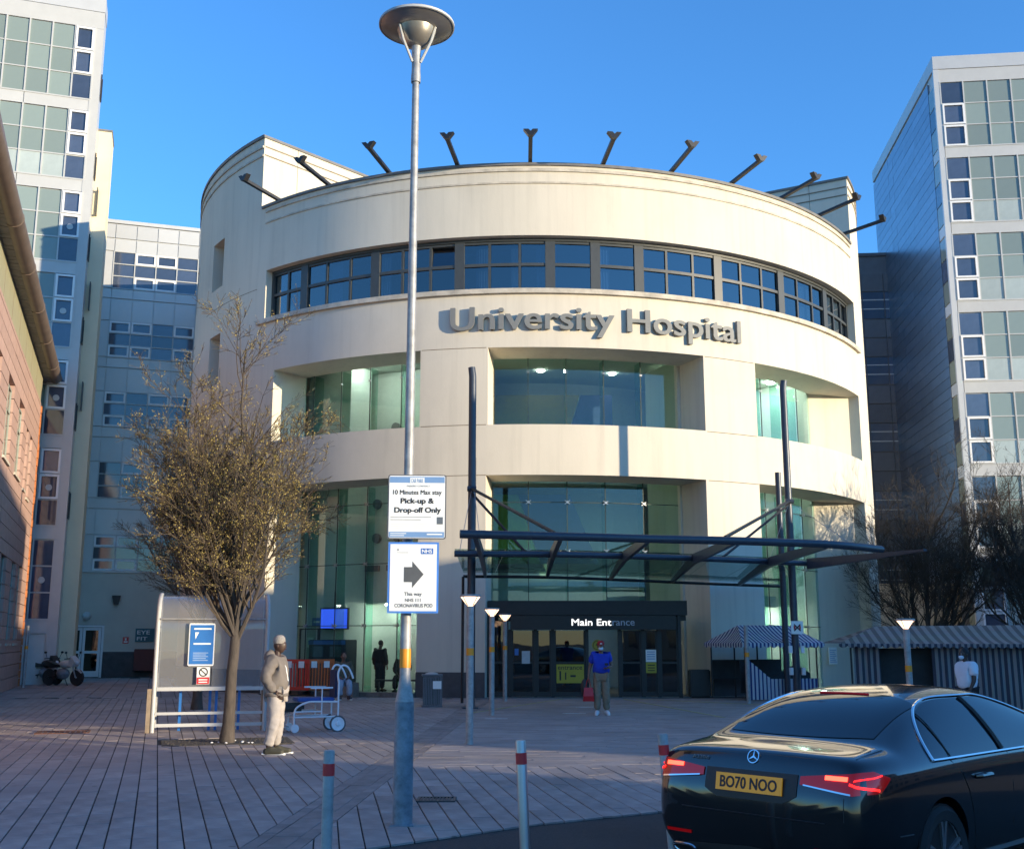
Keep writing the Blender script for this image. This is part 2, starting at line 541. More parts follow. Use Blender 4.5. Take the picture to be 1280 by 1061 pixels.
# parapet mouldings: thin raised bands that leave shadow lines
for z0, z1, pr_ in ((16.80, 16.90, .05), (16.38, 16.44, .035)):
    MB().arc(AL + 1.2, AR - 1.2, DR - .02, DR + pr_, z0, z1, 2).build('moulding', CREAM_DIRT, drum)
for z0, z1, pr_ in ((19.42, 19.5, .05), (19.08, 19.15, .04)):
    MB().arc(AR + .1, 360 + AL - .1, DR - .02, DR + pr_, z0, z1, 2).build('moulding', CREAM_DIRT, drum)
# window sill and head of the strip window
MB().arc(-42.0, 61.5, DR - .3, DR + .12, W0 - .16, W0 - .004, 2).build('sill', CREAM_DIRT, drum)
MB().arc(-40.5, 60.4, DR - .45, DR - .25, W1 - .1, W1 - .003, 2).build('window_head', FRAME, drum)
# hairline movement joints in the render
for a0, a1, z in ((-14.4, -6.0, O2a), (-14.4, -6.0, O1b), (-14.4, -6.0, O2b), (22.8, 30.8, O2a - .02), (22.8, 30.8, O1b - .02), (22.8, 30.8, O2b - .02),
                  (-60, -42.6, 14.0), (-60, -42.6, 10.4)):
    MB().arc(a0, a1, DR - .01, DR + .004, z - .012, z + .012, 2).build('render_joint', GROOVE, drum)
# plinth
for a0, a1 in ((-14.5, -6.0), (22.4, 30.9), (-70, -38.0)):
    MB().arc(a0 + .02, a1 - .02, DR - .3, DR + .05, 0.0, .75, 2).build('plinth', PLINTH, drum)

# strip window: posts, mullions, transom, panes, curtains
RW = DR - .35
posts = [-40.4, -33.8, -21.8, -9.8, 2.2, 8.2, 14.2, 26.2, 38.2, 50.2, 60.3]
CURT = mat('pale curtain', (0.62, 0.68, 0.76), 0.9, var=0.1, scale=5, stretch=(6, 6, .3))
def pol(a, r, z=0): return Vector((r * sin(R(a)), -r * cos(R(a)), z))
def post(a, w, d, z0, z1, r, m, name):
    o = MB().box(-w/2, w/2, -d/2, d/2, z0, z1).build(name, m, drum)
    o.location = pol(a, r); o.rotation_euler.z = R(a); return o
for i, a in enumerate(posts):
    post(a, .32 if 0 < i < len(posts)-1 else .12, .16, W0, W1 - .1, RW, FRAME, 'window_post')
MB().arc(posts[0], posts[-1], RW - .05, RW + .05, W0, W0 + .08, 1.5).build('window_rail', FRAME, drum)
MB().arc(posts[0], posts[-1], RW - .05, RW + .05, W1 - .18, W1 - .1, 1.5).build('window_rail', FRAME, drum)
MB().arc(posts[0], posts[-1], RW - .045, RW + .055, 13.66, 13.76, 1.5).build('window_transom', FRAME, drum)
pane_meshes = {}
def pane_mesh(w, h, t=.012, m=None):
    k = (round(w, 3), round(h, 3), m.name)
    if k not in pane_meshes:
        o = MB().box(-w/2, w/2, -t/2, t/2, 0, h).build('pane', m)
        pane_meshes[k] = o.data
        bpy.data.objects.remove(o)
    return pane_meshes[k]
rw = random.Random(3)
for i in range(len(posts) - 1):
    a0, a1 = posts[i], posts[i+1]
    n = 1 if abs(a1 - a0 - 6.0) < .2 else max(2, round((a1 - a0) / 4.0))
    for k in range(n):
        b0 = a0 + (a1 - a0) * k / n; b1 = a0 + (a1 - a0) * (k + 1) / n
        am = (b0 + b1) / 2
        if k: post(b0, .08, .1, W0 + .08, W1 - .18, RW, FRAME, 'window_mullion')
        w = 2 * RW * sin(R((b1 - b0) / 2)) - .1
        for z0, z1 in ((W0 + .08, 13.66), (13.76, W1 - .18)):
            o = inst('pane', pane_mesh(w, z1 - z0, m=GLASS_B), drum, pol(am, RW - .01, z0), (0, 0, R(am + rw.uniform(-.5, .5))))
            if (i, k) in ((2, 2),) and z0 > 13.7:
                o.rotation_euler.x = R(-9)      # a casement left ajar
        if rw.random() < .45:
            cw = w * rw.uniform(.25, .55); side = rw.choice((-1, 1))
            cmb = MB()
            nf = 10
            vs = []; fs = []
            for j in range(nf + 1):
                x = -cw/2 + cw * j / nf; y = .04 * (j % 2)
                vs += [(x, y, 0), (x, y, W1 - W0 - .3)]
            for j in range(nf): fs.append((2*j, 2*j+2, 2*j+3, 2*j+1))
            cmb.add(vs, fs)
            o = cmb.build('curtain', CURT, drum, fix=False)
            o.location = pol(am, RW - .22, W0 + .1) + Vector((cos(R(am)), sin(R(am)), 0)) * side * (w - cw) / 2
            o.rotation_euler.z = R(am)
# upper floor: slab, ceiling and a back wall behind the strip window
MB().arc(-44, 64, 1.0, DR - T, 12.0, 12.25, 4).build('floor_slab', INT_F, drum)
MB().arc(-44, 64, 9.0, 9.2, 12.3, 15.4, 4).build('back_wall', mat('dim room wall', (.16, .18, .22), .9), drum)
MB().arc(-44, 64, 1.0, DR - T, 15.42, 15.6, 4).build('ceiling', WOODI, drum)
# narrow side windows
for a0, a1, z0, z1 in slits:
    am = (a0 + a1) / 2
    w = 2 * DR * sin(R((a1 - a0) / 2))
    o = MB().box(-w/2 + .02, w/2 - .02, -.02, .02, z0 + .02, z1 - .02).build('side_window', BLUEPANE, drum)
    o.location = pol(am, DR - .5); o.rotation_euler.z = R(am)
    o2 = MB().box(-w/2, -w/2 + .1, -.05, .05, z0, z1).box(w/2 - .1, w/2, -.05, .05, z0, z1).box(-w/2+.1, w/2-.1, -.05, .05, z0, z0+.08).build('side_window_frame', FRAME, drum)
    o2.location = pol(am, DR - .5); o2.rotation_euler.z = R(am)

# ---- atrium glass behind the big openings
RG = DR - T + .03
SPID = MB().beam((-.085,-.03,-.06), (.085,-.03,.06), .022, .022).beam((-.085,-.03,.06), (.085,-.03,-.06), .022, .022).tube([(0,-.06,0), (0,.12,0)], .04, 8)
spid_o = SPID.build('glass_clamp', STEEL); spid_me = spid_o.data; bpy.data.objects.remove(spid_o)
def glazing(aj, zj, fins=True):
    for i in range(len(aj) - 1):
        am = (aj[i] + aj[i+1]) / 2
        w = 2 * RG * sin(R((aj[i+1] - aj[i]) / 2)) - .025
        for k in range(len(zj) - 1):
            inst('glass_pane', pane_mesh(w, zj[k+1] - zj[k] - .025, m=GLASS_G), drum, pol(am, RG * cos(R((aj[i+1]-aj[i])/2)), zj[k] + .012), (0, 0, R(am)))
    for a in aj[1:-1]:
        post(a, .025, .03, zj[0], zj[-1], RG, SEAL, 'glass_joint')
        if fins:
            o = MB().box(-.01, .01, 0.05, .45, zj[0], zj[-1]).build('glass_fin', GLASS_FIN, drum)
            o.location = pol(a, RG - .02); o.rotation_euler.z = R(a)
        for z in zj[1:-1]:
            inst('glass_clamp', spid_me, drum, pol(a, RG + .03, z), (0, 0, R(a)))
        if len(zj) == 2:
            for z in (zj[0] + (zj[1]-zj[0]) * .82,):
                inst('glass_clamp', spid_me, drum, pol(a, RG + .03, z), (0, 0, R(a)), (.6, .6, .6))
    for z in zj[1:-1]:
        MB().arc(aj[0], aj[-1], RG - .012, RG + .012, z - .012, z + .012, 2.8).build('glass_joint', SEAL, drum)
glazing([-38.2, -36.1, -30.4, -25.1, -19.8, -14.3], [O2a - .1, O2b])
glazing([-6.3, -.75, 4.76, 10.3, 16.0, 21.6], [O2a - .1, O2b])
glazing([30.6, 34.0, 38.6, 44.0, 48.9, 53.8], [O2a - .1, O2b])
glazing([-38.2, -36.1, -30.4, -25.1, -19.8, -14.3], [0.05, 2.17, 4.17, 6.15, O1b])
glazing([-6.3, -.75, 4.76, 10.3, 16.0, 21.6], [2.9, 4.5, 6.07, O1b])
glazing([30.6, 34.0, 38.6, 44.0, 48.9, 53.8], [0.05, 2.17, 4.17, 6.15, O1b])
# return walls between the glass and the wall ends
def wall_between(a0, r0, a1, r1, z0, z1, th, name, m):
    p, q_ = pol(a0, r0), pol(a1, r1)
    d = (q_ - p).normalized(); n = Vector((-d.y, d.x, 0)) * th
    return MB().prism([(p.x, p.y), (q_.x, q_.y), (q_.x+n.x, q_.y+n.y), (p.x+n.x, p.y+n.y)], z0, z1, plane='xy').build(name, m, drum)
wall_between(53.9, RG - .05, 60.2, DR - .35, O2a + .003, O2b - .003, .3, 'cheek_wall', CREAM)
wall_between(53.9, RG - .05, 59.9, DR - .35, 0, O1b - .003, .3, 'cheek_wall', CREAM)
MB().arc(-41, -31.2, 11.15, 12.3, 0.004, 11.28, 3).build('foyer_wall', WOODI, drum)
wall_between(54.4, 10.6, 54.4, RG - .06, 0.004, 11.28, -.2, 'return_wall', WOODI)
wall_between(22.0, RG - 2.2, 22.1, RG - .04, 0, O2b + .2, .3, 'return_wall', CREAM)
wall_between(-6.6, RG - 1.2, -6.5, RG - .04, 0, O2b + .2, -.3, 'return_wall', CREAM)

# ---- atrium inside: floors, back wall, columns, mural
MB().arc(-75, 100, 0.8, DR - T - .05, 11.3, 11.6, 5).build('atrium_ceiling', WOODI, drum)
MB().arc(-66, 80, 7.2, 7.5, 0.0, 11.3, 4).build('atrium_back_wall', WOODI, drum)
MB().arc(-66, 80, 0.8, DR + .1, -.012, .004, 4).build('atrium_floor', INT_F, drum)
MB().arc(-88, -9, 9.9, 10.1, 0.004, 2.94, 3).build('foyer_wall', WOODI, drum)
MB().arc(-88, -9, 9.9, 11.1, 2.95, 7.6, 3).build('bulkhead', WOODI, drum)
MB().arc(-88, -9, 9.9, 10.6, 7.61, 11.28, 3).build('upper_wall', WOODI, drum)
MB().arc(24, 88, 10.3, 10.5, 0.004, 11.28, 3).build('foyer_wall', WOODI, drum)
MB().arc(24, 88, 10.52, 11.4, 2.9, 3.3, 3).build('mezzanine', WOODI, drum)
MB().arc(-58, 70, 7.5, 9.4, 7.2, 7.7, 3).build('gallery_slab', WOODI, drum)
for a in (-19,):
    MB().lathe([(.28, 0), (.28, 11.3)], pol(a, 11.0), 20).build('column', WHITEP, drum, smooth=True)
# mural panels on the back of the entrance bay
mur = [('mural_panel', (.06, .16, .42), [(-4.3, 4.4), (-2.4, 4.4), (-1.5, 6.9), (-4.3, 6.9)]),
       ('mural_panel', (.20, .34, .05), [(-2.36, 4.4), (.3, 4.4), (-.5, 6.9), (-1.46, 6.9)]),
       ('mural_panel', (.04, .08, .26), [(.34, 4.4), (2.4, 4.4), (1.4, 6.9), (-.46, 6.9)]),
       ('mural_panel', (.30, .22, .03), [(-2.0, 8.0), (1.0, 8.0), (1.8, 10.6), (-1.3, 10.6)]),
       ('mural_panel', (.10, .20, .06), [(-4.4, 8.0), (-2.04, 8.0), (-1.34, 10.6), (-4.4, 10.6)]),
       ('mural_panel', (.08, .09, .22), [(1.04, 8.0), (3.0, 8.0), (3.0, 10.6), (1.84, 10.6)])]
for i, (n, c, p) in enumerate(mur):
    MB().prism(p, -8.6, -8.54).build(n, mat('mural colour %d' % i, c, .6, var=.1), drum)

# ---- raised name on the wall
def curved_word(s, a_left, a_right, zb, cap):
    full = text_data(s, .11, .018)
    fx = [v.co.x for v in full.vertices]; x0, x1 = min(fx), max(fx)
    capm = text_data('H', 0, 0.018); ch = max(v.co.y for v in capm.vertices) - min(v.co.y for v in capm.vertices)
    sz = cap / ch
    for i, c in enumerate(s):
        if c == ' ': continue
        me = text_data(c, .05, .018, res=4)
        gx = [v.co.x for v in me.vertices]; gw = max(gx) - min(gx)
        upto = max(v.co.x for v in text_data(s[:i+1], .11, .018).vertices)
        cxm = upto - gw / 2
        ang = a_left + (a_right - a_left) * (cxm - x0) / (x1 - x0)
        sx = (R(a_right - a_left) * DR) / (x1 - x0)
        mid = (max(gx) + min(gx)) / 2
        for v in me.vertices:
            v.co = Vector(((v.co.x - mid) * sx, -v.co.z, v.co.y * sz))
        me.materials.clear(); me.materials.append(LETTER)
        o = inst('letter', me, drum, pol(ang, DR + .085, zb), (0, 0, R(ang)))
curved_word('University Hospital', -10.6, 28.4, 11.42, .76)

# ---- uplighter arms round the parapet
for i in range(11):
    a = -38.6 + 9.55 * i
    arm = MB().beam((0, .25, 0.02), (0, -1.55, .30), .13, .10).build('floodlight_arm', BLACKM, drum)
    arm.location = pol(a, DR, ZT + .08); arm.rotation_euler.z = R(a)
    hd = MB()
    hd.prism([(-.07, -.08), (.07, -.08), (.23, .13), (.07, .13), (0, .06), (-.07, .13), (-.23, .13)], -1.60, -1.42)
    MB.build(hd, 'floodlight_head', BLACKM, arm).location = (0, 0, .32)
    gl = MB().beam((0, .2, .085), (0, -1.4, .335), .06, .015).build('floodlight_tube', WHITEP, arm)
# camera-like vent on the right roof
vt = MB().lathe([(.07, 0), (.07, .5), (.13, .55), (.13, .75), (.03, .85)], (0, 0, 0), 10).build('roof_vent', GALV, drum)
vt.location = pol(55, 13.6, ZT - .6); vt.location.z = ZT - .2

# ================================================================ entrance portal
por = thing('entrance_portal', 'black framed sliding door entrance with the words Main Entrance over it', 'entrance', (0, 34.55, 0))
box_part('upper_fascia', BLACKM, por, -.75, 5.4, -.05, .25, 2.46, 2.90)
box_part('lower_fascia', BLACKM, por, -.05, 5.0, -.35, .22, 2.02, 2.44, .01)
box_part('portal_roof', BLACKM, por, -.75, 5.4, .26, 1.6, 2.3, 2.5)
lettering('Main Ent', mat('glowing white letter', (.85, .85, .85), .4, emit=(1, .97, .92), estr=.55), por, 1.82, 3.03, 2.14, 2.34, -.352, .012, .004)  # bright look of these letters put in as a faint glow
lettering('rance', mat('dimmed white letter', (.42, .45, .5), .5), por, 3.06, 3.74, 2.14, 2.285, -.352, .012, .008)  # darker copy of the white for the dim letters
for x in (-.72, -.06, .72, 1.25, 2.3, 3.3, 4.02, 4.5, 5.15):
    box_part('door_post', BLACKM, por, x - .05, x + .05, -.02, .12, 0, 2.45 if x in (-.72, 5.15) else 2.02)
for x0, x1, zt in ((-.67, -.11, 2.4), (-.01, .67, 2.0), (.77, 1.2, 2.0), (1.3, 2.25, 2.0), (3.35, 3.97, 2.0), (4.07, 4.45, 2.0), (4.55, 5.1, 2.4)):
    lf = box_part('door_leaf', BLACKM, por, x0, x1, .03, .09, .02, .16)
    MB().box(x0, x0+.05, .03, .09, .161, zt).box(x1-.05, x1, .03, .09, .161, zt).box(x0+.051, x1-.051, .03, .09, 1.0, 1.06).build('leaf_frame', BLACKM, lf)
    MB().box(x0+.05, x1-.05, .05, .065, .16, .999).box(x0+.05, x1-.05, .05, .065, 1.061, zt).build('leaf_glass', GLASS_D, lf)
ys = MB().box(1.36, 2.2, .015, .025, .42, .98).build('notice', YELLOW, por)
lettering('entrance', INK, ys, 1.40, 2.15, .82, .93, .013, .001, .01)
MB().box(1.45, 1.5, .011, .014, .5, .78).box(1.62, 1.66, .011, .014, .52, .74).box(1.78, 1.95, .011, .014, .6, .66).build('print', INK, ys)
yc = MB().lathe([(.17, -.012), (.17, .0)], (0, 0, 0), 20, axis='y').build('round_notice', YELLOW, por)
yc.location = (2.62, -.03, 1.55)
MB().lathe([(.14, -.016), (.14, -.0125)], (0, 0, 0), 20, axis='y').build('ring', INK, yc)
MB().lathe([(.12, -.02), (.12, -.0165)], (0, 0, 0), 20, axis='y').build('ring_fill', YELLOW, yc)
MB().prism([(-.02, -.08), (.02, -.08), (.02, .0), (.06, .0), (0, .08), (-.06, 0), (-.02, 0)], -.024, -.0205).build('arrow', INK, yc)
wn = MB().box(4.1, 4.42, .015, .025, 1.05, 1.42).build('notice', SIGNW, por)
for k in range(4): MB().box(4.14, 4.38, .011, .0145, 1.34 - .07*k, 1.365 - .07*k).build('print', PBLUE, wn)
yn = MB().box(4.1, 4.42, .015, .025, .72, 1.04).build('notice', YELLOW, por)
for k in range(3): MB().box(4.15, 4.37, .011, .0145, .94 - .08*k, .97 - .08*k).build('print', INK, yn)
bn = MB().box(.3, .55, .015, .025, 1.0, 1.38).build('notice', mat('pale notice', (.4, .47, .5), .5), por)
box_part('notice', BLUE, por, -.02 + .1, .2, .012, .025, 1.25, 1.45)

# dark bin / cabinet beside the right pillar
cab = box_part('cabinet', BLACKM, None, 0, .62, 0, .5, 0, .82, .03)
cab.location = (5.45, 34.6, 0)
tag(cab, 'black cabinet standing between the entrance and the striped stall', 'cabinet')

DOWN = mat('fill downlight', (.9, .9, .85), .4, emit=(1, .95, .85), estr=38.0)  # some ceiling lamps are real, more are added to brighten the bays
def downlight(a, r, z, w=.13):
    o = MB().lathe([(w, 0), (w, .03), (w * .8, .05)], (0, 0, 0), 12).build('ceiling_fill_light', DOWN, drum)
    o.location = pol(a, r, z - .052)
DIM = mat('dim downlight', (.9, .9, .85), .4, emit=(1, .95, .85), estr=9.0)
for a in (2, 18):
    o = MB().lathe([(.13, 0), (.13, .03), (.1, .05)], (0, 0, 0), 12).build('ceiling_fill_light', DIM, drum); o.location = pol(a, 9.6, 11.248)
for a in (34, 50):  # right bay lamps, added to brighten its dark glass
    for r, z in ((11.9, 11.3), (11.0, 2.9)):
        downlight(a, r, z)
for a in (-52, -44, -36, -28, -20, -13): downlight(a, 10.7, 2.95, .09)  # row added under the bulkhead to brighten the lower foyer
BRI = mat('bright fill downlight', (.9, .9, .85), .4, emit=(1, .96, .88), estr=38.0)
for a in (-29, -22, -16):
    o = MB().lathe([(.12, 0), (.12, .03), (.1, .05)], (0, 0, 0), 12).build('ceiling_fill_light', BRI, drum); o.location = pol(a, 12.0, 11.248)
for a in (35, 42, 49):  # further lamps added to brighten the right bay
    o = MB().lathe([(.12, 0), (.12, .03), (.1, .05)], (0, 0, 0), 12).build('ceiling_fill_light', BRI, drum); o.location = pol(a, 12.0, 11.248)
for a in (42,): downlight(a, 11.0, 2.9)

for a, z in ((-29, 5.2), (-24.5, 5.2), (-29, 6.4), (-27, 9.2), (-21, 9.0)):
    o = MB().lathe([(.17, 0), (.17, .1), (.10, .16)], (0, 0, 0), 14, axis='y').build('wall_vent', SLATE, drum)
    o.location = pol(a, (11.1 if z < 7.6 else 10.6) + .17, z); o.rotation_euler.z = R(a)
for a in (-29.5, -25, -20):
    o = MB().box(-.28, .28, -.12, 0, 0, .2).build('grille_box', SLATE, drum)
    o.location = pol(a, 11.23, 4.05); o.rotation_euler.z = R(a)
# ================================================================ glazed towers
def curtain_tower(root, cols, floors, rows, spandrel, wid0, ztop, pane_fn, tot, name_first=None):
    """facade along local +x, outside is local -y: panes, spandrel panels, mullions; floors = list of z of spandrel bottoms"""
    xs = [wid0]
    for c in cols: xs.append(xs[-1] + c)
    for fi, zb in enumerate(floors):
        zn = floors[fi - 1] if fi else ztop
        z0 = zb + spandrel
        h = (zn - z0) / rows
        for ci in range(len(cols)):
            w = cols[ci] - .06
            for r in range(rows):
                m, casement = pane_fn(ci, fi, r)
                o = inst('pane', pane_mesh(w, h - .06, .03, m), root, (xs[ci] + cols[ci]/2, -.02, z0 + r * h + .03))
                if casement:
                    fb = frame_mesh(w, h - .06)
                    inst('casement_frame', fb, o, (0, -.05, 0))
        ncol = len(cols) // 2
        for k in range(2):
            a = xs[0] if k == 0 else xs[ncol]; b = xs[ncol] if k == 0 else xs[-1]
            inst('spandrel_panel', pane_mesh(b - a - .03, spandrel - .04, .05, WHITEP), root, ((a+b)/2, -.03, zb + .02))
        inst('transom', pane_mesh(xs[-1] - xs[0], .06, .09, WHITEP), root, ((xs[0]+xs[-1])/2, -.035, z0 - .03))
        for r in range(1, rows):
            inst('transom', pane_mesh(xs[-1] - xs[0], .05, .07, WHITEP), root, ((xs[0]+xs[-1])/2, -.033, z0 + r*h - .025))
        for x in xs:
            inst('mullion', pane_mesh(.06, zn - z0, .1, WHITEP), root, (x, -.04, z0 + .03))
frame_cache = {}
def frame_mesh(w, h):
    k = (round(w, 3), round(h, 3))
    if k not in frame_cache:
        o = MB().box(-w/2, -w/2+.08, -.05, .02, 0, h).box(w/2-.08, w/2, -.05, .02, 0, h).box(-w/2+.081, w/2-.081, -.05, .02, 0, .08).box(-w/2+.081, w/2-.081, -.05, .02, h-.08, h).build('f', WHITE)
        frame_cache[k] = o.data; bpy.data.objects.remove(o)
    return frame_cache[k]

# left glazed tower: local x runs along the front towards the right-hand edge
LTX, LTY = -18.0, 44.5
lt = thing('glazed_tower', 'tall white framed glass stair tower with frosted green panes behind the brick building', 'tower',
           (LTX - 6.0 * CA, LTY - 6.0 * SA, 0), R(17.5))
rl = random.Random(5)
fl = [24.15 - 3.70 * i for i in range(7)]
def lt_pane(ci, fi, r):
    if ci == 5: return BLUEPANE, r in (1, 2) and fi < 6
    if r == 0 and fi % 2 == 1 and ci in (2, 3, 4): return GREYPANE2, False
    return GREYPANE, False
curtain_tower(lt, [.92] * 5 + [.80], fl, 3, .56, .25, 28.1, lt_pane, 6)
box_part('tower_core', PANELG, lt, .02, 5.98, .03, 1.2, 0, 28.9)
box_part('tower_cap', PANELG, lt, 0, 6.0, -.06, 1.25, 28.92, 29.6)
box_part('cap_strip', WHITEP, lt, .02, 5.99, -.05, .02, 28.12, 28.9)
box_part('corner_post', WHITEP, lt, 5.60, 6.0, -.07, .02, 0, 28.1)
# dark glass return and a few casements standing open on its right side
for fi in range(6):
    z = fl[fi] + .9
    o = MB().box(6.0, 6.05, .3, .36, z, z + 1.1).box(6.0, 6.05, .75, .8, z, z+1.1).box(6.0, 6.05, .36, .75, z, z+.06).build('side_casement', BLACKM, lt)
# round blinds/uplight discs seen through the clear column
for fi in (2, 3, 4, 5, 6):
    z = fl[fi] + 2.1
    d = MB().lathe([(.13, -.01), (.13, .01)], (0, 0, 0), 14, axis='y').build('ceiling_globe', mat('lamp globe', (.45, .46, .46), .4), lt)
    d.location = (5.25, -.06, z)
# darker block left of the tower
dk = thing('dark_tower', 'dark blue tower sliver left of the white glazed stair tower', 'tower', (LTX - 6.3 * CA, LTY - 6.3 * SA + .6, 0), R(17.5))
box_part('tower_body', SLATE, dk, -6, 0, 0, 5, 0, 26.8)
for k in range(9):
    box_part('cladding_joint', FRAME, dk, -6, 0, -.02, -.002, 2.8 * k + 1, 2.8 * k + 1.05)

# cream slab beside the tower
sl = thing('stair_core', 'yellow cream blank wall slab between the glazed tower and the panelled block', 'building', (LTX + .05, LTY + 1.3, 0), R(17.5))
box_part('core_wall', CREAMY, sl, -2.0, .12, 0, 1.6, 0, 23.9)
box_part('core_coping', DARKCOP, sl, -2.0, .15, -.03, 1.62, 23.91, 24.0)
for z in (19.9, 15.6, 11.2):
    o = MB().box(-.3, -.26, -.4, -.02, z, z+.1).box(-.3, -.26, -.4, -.3, z + .1, z+1.2).box(-.3, -.26, -.12, -.02, z + .1, z+1.2).box(-.3, -.26, -.299, -.121, z + 1.1, z+1.2).build('open_window', FRAME, sl)

# panelled link block
LKX, LKY = -21.1, 52.6
lk = thing('panelled_block', 'silver panelled hospital block with ribbon windows between the tower and the round building', 'building', (LKX, LKY, 0), R(17.5))
NC, CW = 10, 1.02
rows_ = [(19.0, 20.92), (15.45, 17.3), (11.95, 13.7), (8.45, 10.2), (4.95, 6.65)]
box_part('block_body', PANELG, lk, 0, 14, .06, 9, 4.86, 22.4)
box_part('parapet', PANELG, lk, -.02, 14, -.03, .3, 22.42, 22.6)
zt = 22.38
for ri, (z0, z1) in enumerate(rows_):
    nb = rows_[ri + 1][1] if ri + 1 < len(rows_) else 4.9
    # panels above
    mid = (zt + z1) / 2
    bands = [(zt - (.75 if ri == 0 else .5), zt), (z1 + .02, zt - (.78 if ri == 0 else .53))]
    for c in range(NC):
        x = .1 + CW * (c + .5)
        for b0, b1 in bands:
            inst('cladding_panel', pane_mesh(CW - .03, b1 - b0 - .03, .05, PANELG), lk, (x, .02, b0 + .015))
        h = (z1 - z0) / 3
        if c == 0:
            inst('cladding_panel', pane_mesh(CW - .03, z1 - z0 - .03, .05, PANELG), lk, (x, .02, z0 + .015))
            continue
        for r in range(3):
            o = inst('pane', pane_mesh(CW - .06, h - .05, .03, BLUEPANE), lk, (x, .03, z0 + h * r + .025))
            if (c + ri) % 3 != 1 and r in (0, 2):
                inst('casement_frame', frame_mesh(CW - .06, h - .05), o, (0, -.03, 0))
        inst('mullion', pane_mesh(.05, z1 - z0, .08, WHITEP), lk, (x - CW/2, 0, z0))
    for r in (0, 1, 2, 3):
        inst('transom', pane_mesh(CW * (NC - 1), .045, .075, WHITEP), lk, (.1 + CW * (NC + 1) / 2, 0.002, z0 + (z1 - z0) / 3 * r - .022))
    zt = z0 - .02
for c in range(NC):
    inst('cladding_panel', pane_mesh(CW - .03, .06, .05, PANELG), lk, (.1 + CW * (c + .5), .02, 4.87))

# cream ground floor with the white door
gb = thing('ground_floor_annexe', 'cream ground floor wall with dark plinth and white double door behind the motorbikes', 'building', (LKX - 1.5 * CA, LKY - 1.5 * SA - .5, 0), R(17.5))
DRX0, DRX1 = 1.68, 3.55
CREAM2 = mat('shaded cream render', (0.58, 0.55, 0.48), 0.85, var=0.07, scale=0.8)  # copy of the cream with shade mixed into its colour
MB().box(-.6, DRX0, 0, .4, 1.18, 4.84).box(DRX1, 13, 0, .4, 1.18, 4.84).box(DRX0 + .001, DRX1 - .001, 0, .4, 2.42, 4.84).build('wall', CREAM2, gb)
MB().box(-.6, DRX0, -.03, .4, 0, 1.17).box(DRX1, 13, -.03, .4, 0, 1.17).build('plinth', PLINTH, gb)
box_part('coping', PANELG, gb, -.62, 13, -.06, .45, 4.85, 4.93)
dr = MB().box(DRX0, DRX0+.1, -.06, .2, 0, 2.4).box(DRX1-.1, DRX1, -.06, .2, 0, 2.4).box(DRX0+.101, DRX1-.101, -.06, .2, 2.3, 2.4).build('door_frame', WHITE, gb)
mid = (DRX0 + DRX1) / 2
for x0, x1 in ((DRX0 + .12, mid - .01), (mid + .01, DRX1 - .12)):
    d = MB().box(x0, x0+.12, 0, .06, .03, 2.28).box(x1-.12, x1, 0, .06, .03, 2.28).box(x0+.121, x1-.121, 0, .06, .03, .3).box(x0+.121, x1-.121, 0, .06, 1.1, 1.22).box(x0+.121, x1-.121, 0, .06, 2.16, 2.28).build('door_leaf', WHITE, gb)
    MB().box(x0+.121, x1-.121, .02, .035, .301, 1.099).box(x0+.121, x1-.121, .02, .035, 1.221, 2.159).build('door_glass', GLASS_D, d)
box_part('lobby_shade', BLACKM, gb, DRX0 - .05, DRX1 + .05, .5, 1.2, 0, 2.45)  # black block painting the dark of the room behind the door
gl = MB().ball((2.75, -.16, 2.82), .19, 14, 8).build('globe_lamp', mat('opal globe', (.6, .62, .6), .3), gb, smooth=True)
wl = MB().prism([(-.1, 0), (.1, 0), (.2, .42), (-.2, .42)], -.3, -.02).build('wall_lamp', BLACKM, gb)
wl.location = (4.0, 0, 3.35)
fs = MB().box(4.4, 4.67, -.03, -.005, 1.55, 1.85).build('fire_sign', RED, gb)
MB().box(4.45, 4.62, -.034, -.0305, 1.6, 1.66).box(4.5, 4.57, -.034, -.0305, 1.7, 1.8).build('print', SIGNW, fs)
ts = MB().box(4.95, 5.8, -.04, -.005, 1.62, 2.25).build('room_sign', TEAL, gb)
lettering('EYE', SIGNW, ts, 5.03, 5.6, 1.98, 2.16, -.042, .001, .01)
lettering('FIT', SIGNW, ts, 5.03, 5.5, 1.7, 1.86, -.042, .001, .01)
hb = box_part('red_cabinet', mat('dark red cabinet', (.12, .02, .02), .5), gb, 4.95, 5.85, -.45, -.04, .3, 1.3, .02)

# ================================================================ brick building on the left
BX, BY = -18.75, 43.06
# local x runs from the far corner towards the viewer, the street face looks along local +y
bdir = Vector((.326, -.9454))
brz = math.atan2(bdir.y, bdir.x)
bb = thing('brick_building', 'pink block and brick building with deep plank eave and brown gutter, left edge', 'building', (BX, BY, 0), brz)
BLOCK = mat('pinkish blockwork', (0.46, 0.30, 0.25), 0.85, var=0.12, scale=3, bump=0.2, fine=60, rnd=.15)
BRICKO = mat('orange brick', (0.48, 0.17, 0.06), 0.85, var=0.25, scale=9, bump=0.2)
OLIVE = mat('olive eave cladding', (0.33, 0.31, 0.20), 0.7, var=0.08, scale=2)
GUTTER = mat('brown gutter', (0.14, 0.105, 0.085), 0.5, var=0.15, scale=2)
PLANK = mat('grey soffit plank', (0.20, 0.19, 0.18), 0.8, var=0.2, scale=3)
BRFR = mat('grey green window frame', (.30, .32, .27), .5)
def ray_px(px, py):
    a, b = (px - 640) / 1380, (530.5 - py) / 1380
    c, s = cos(R(11.05)), sin(R(11.05))
    return Vector((a, c - b * s, s + b * c))
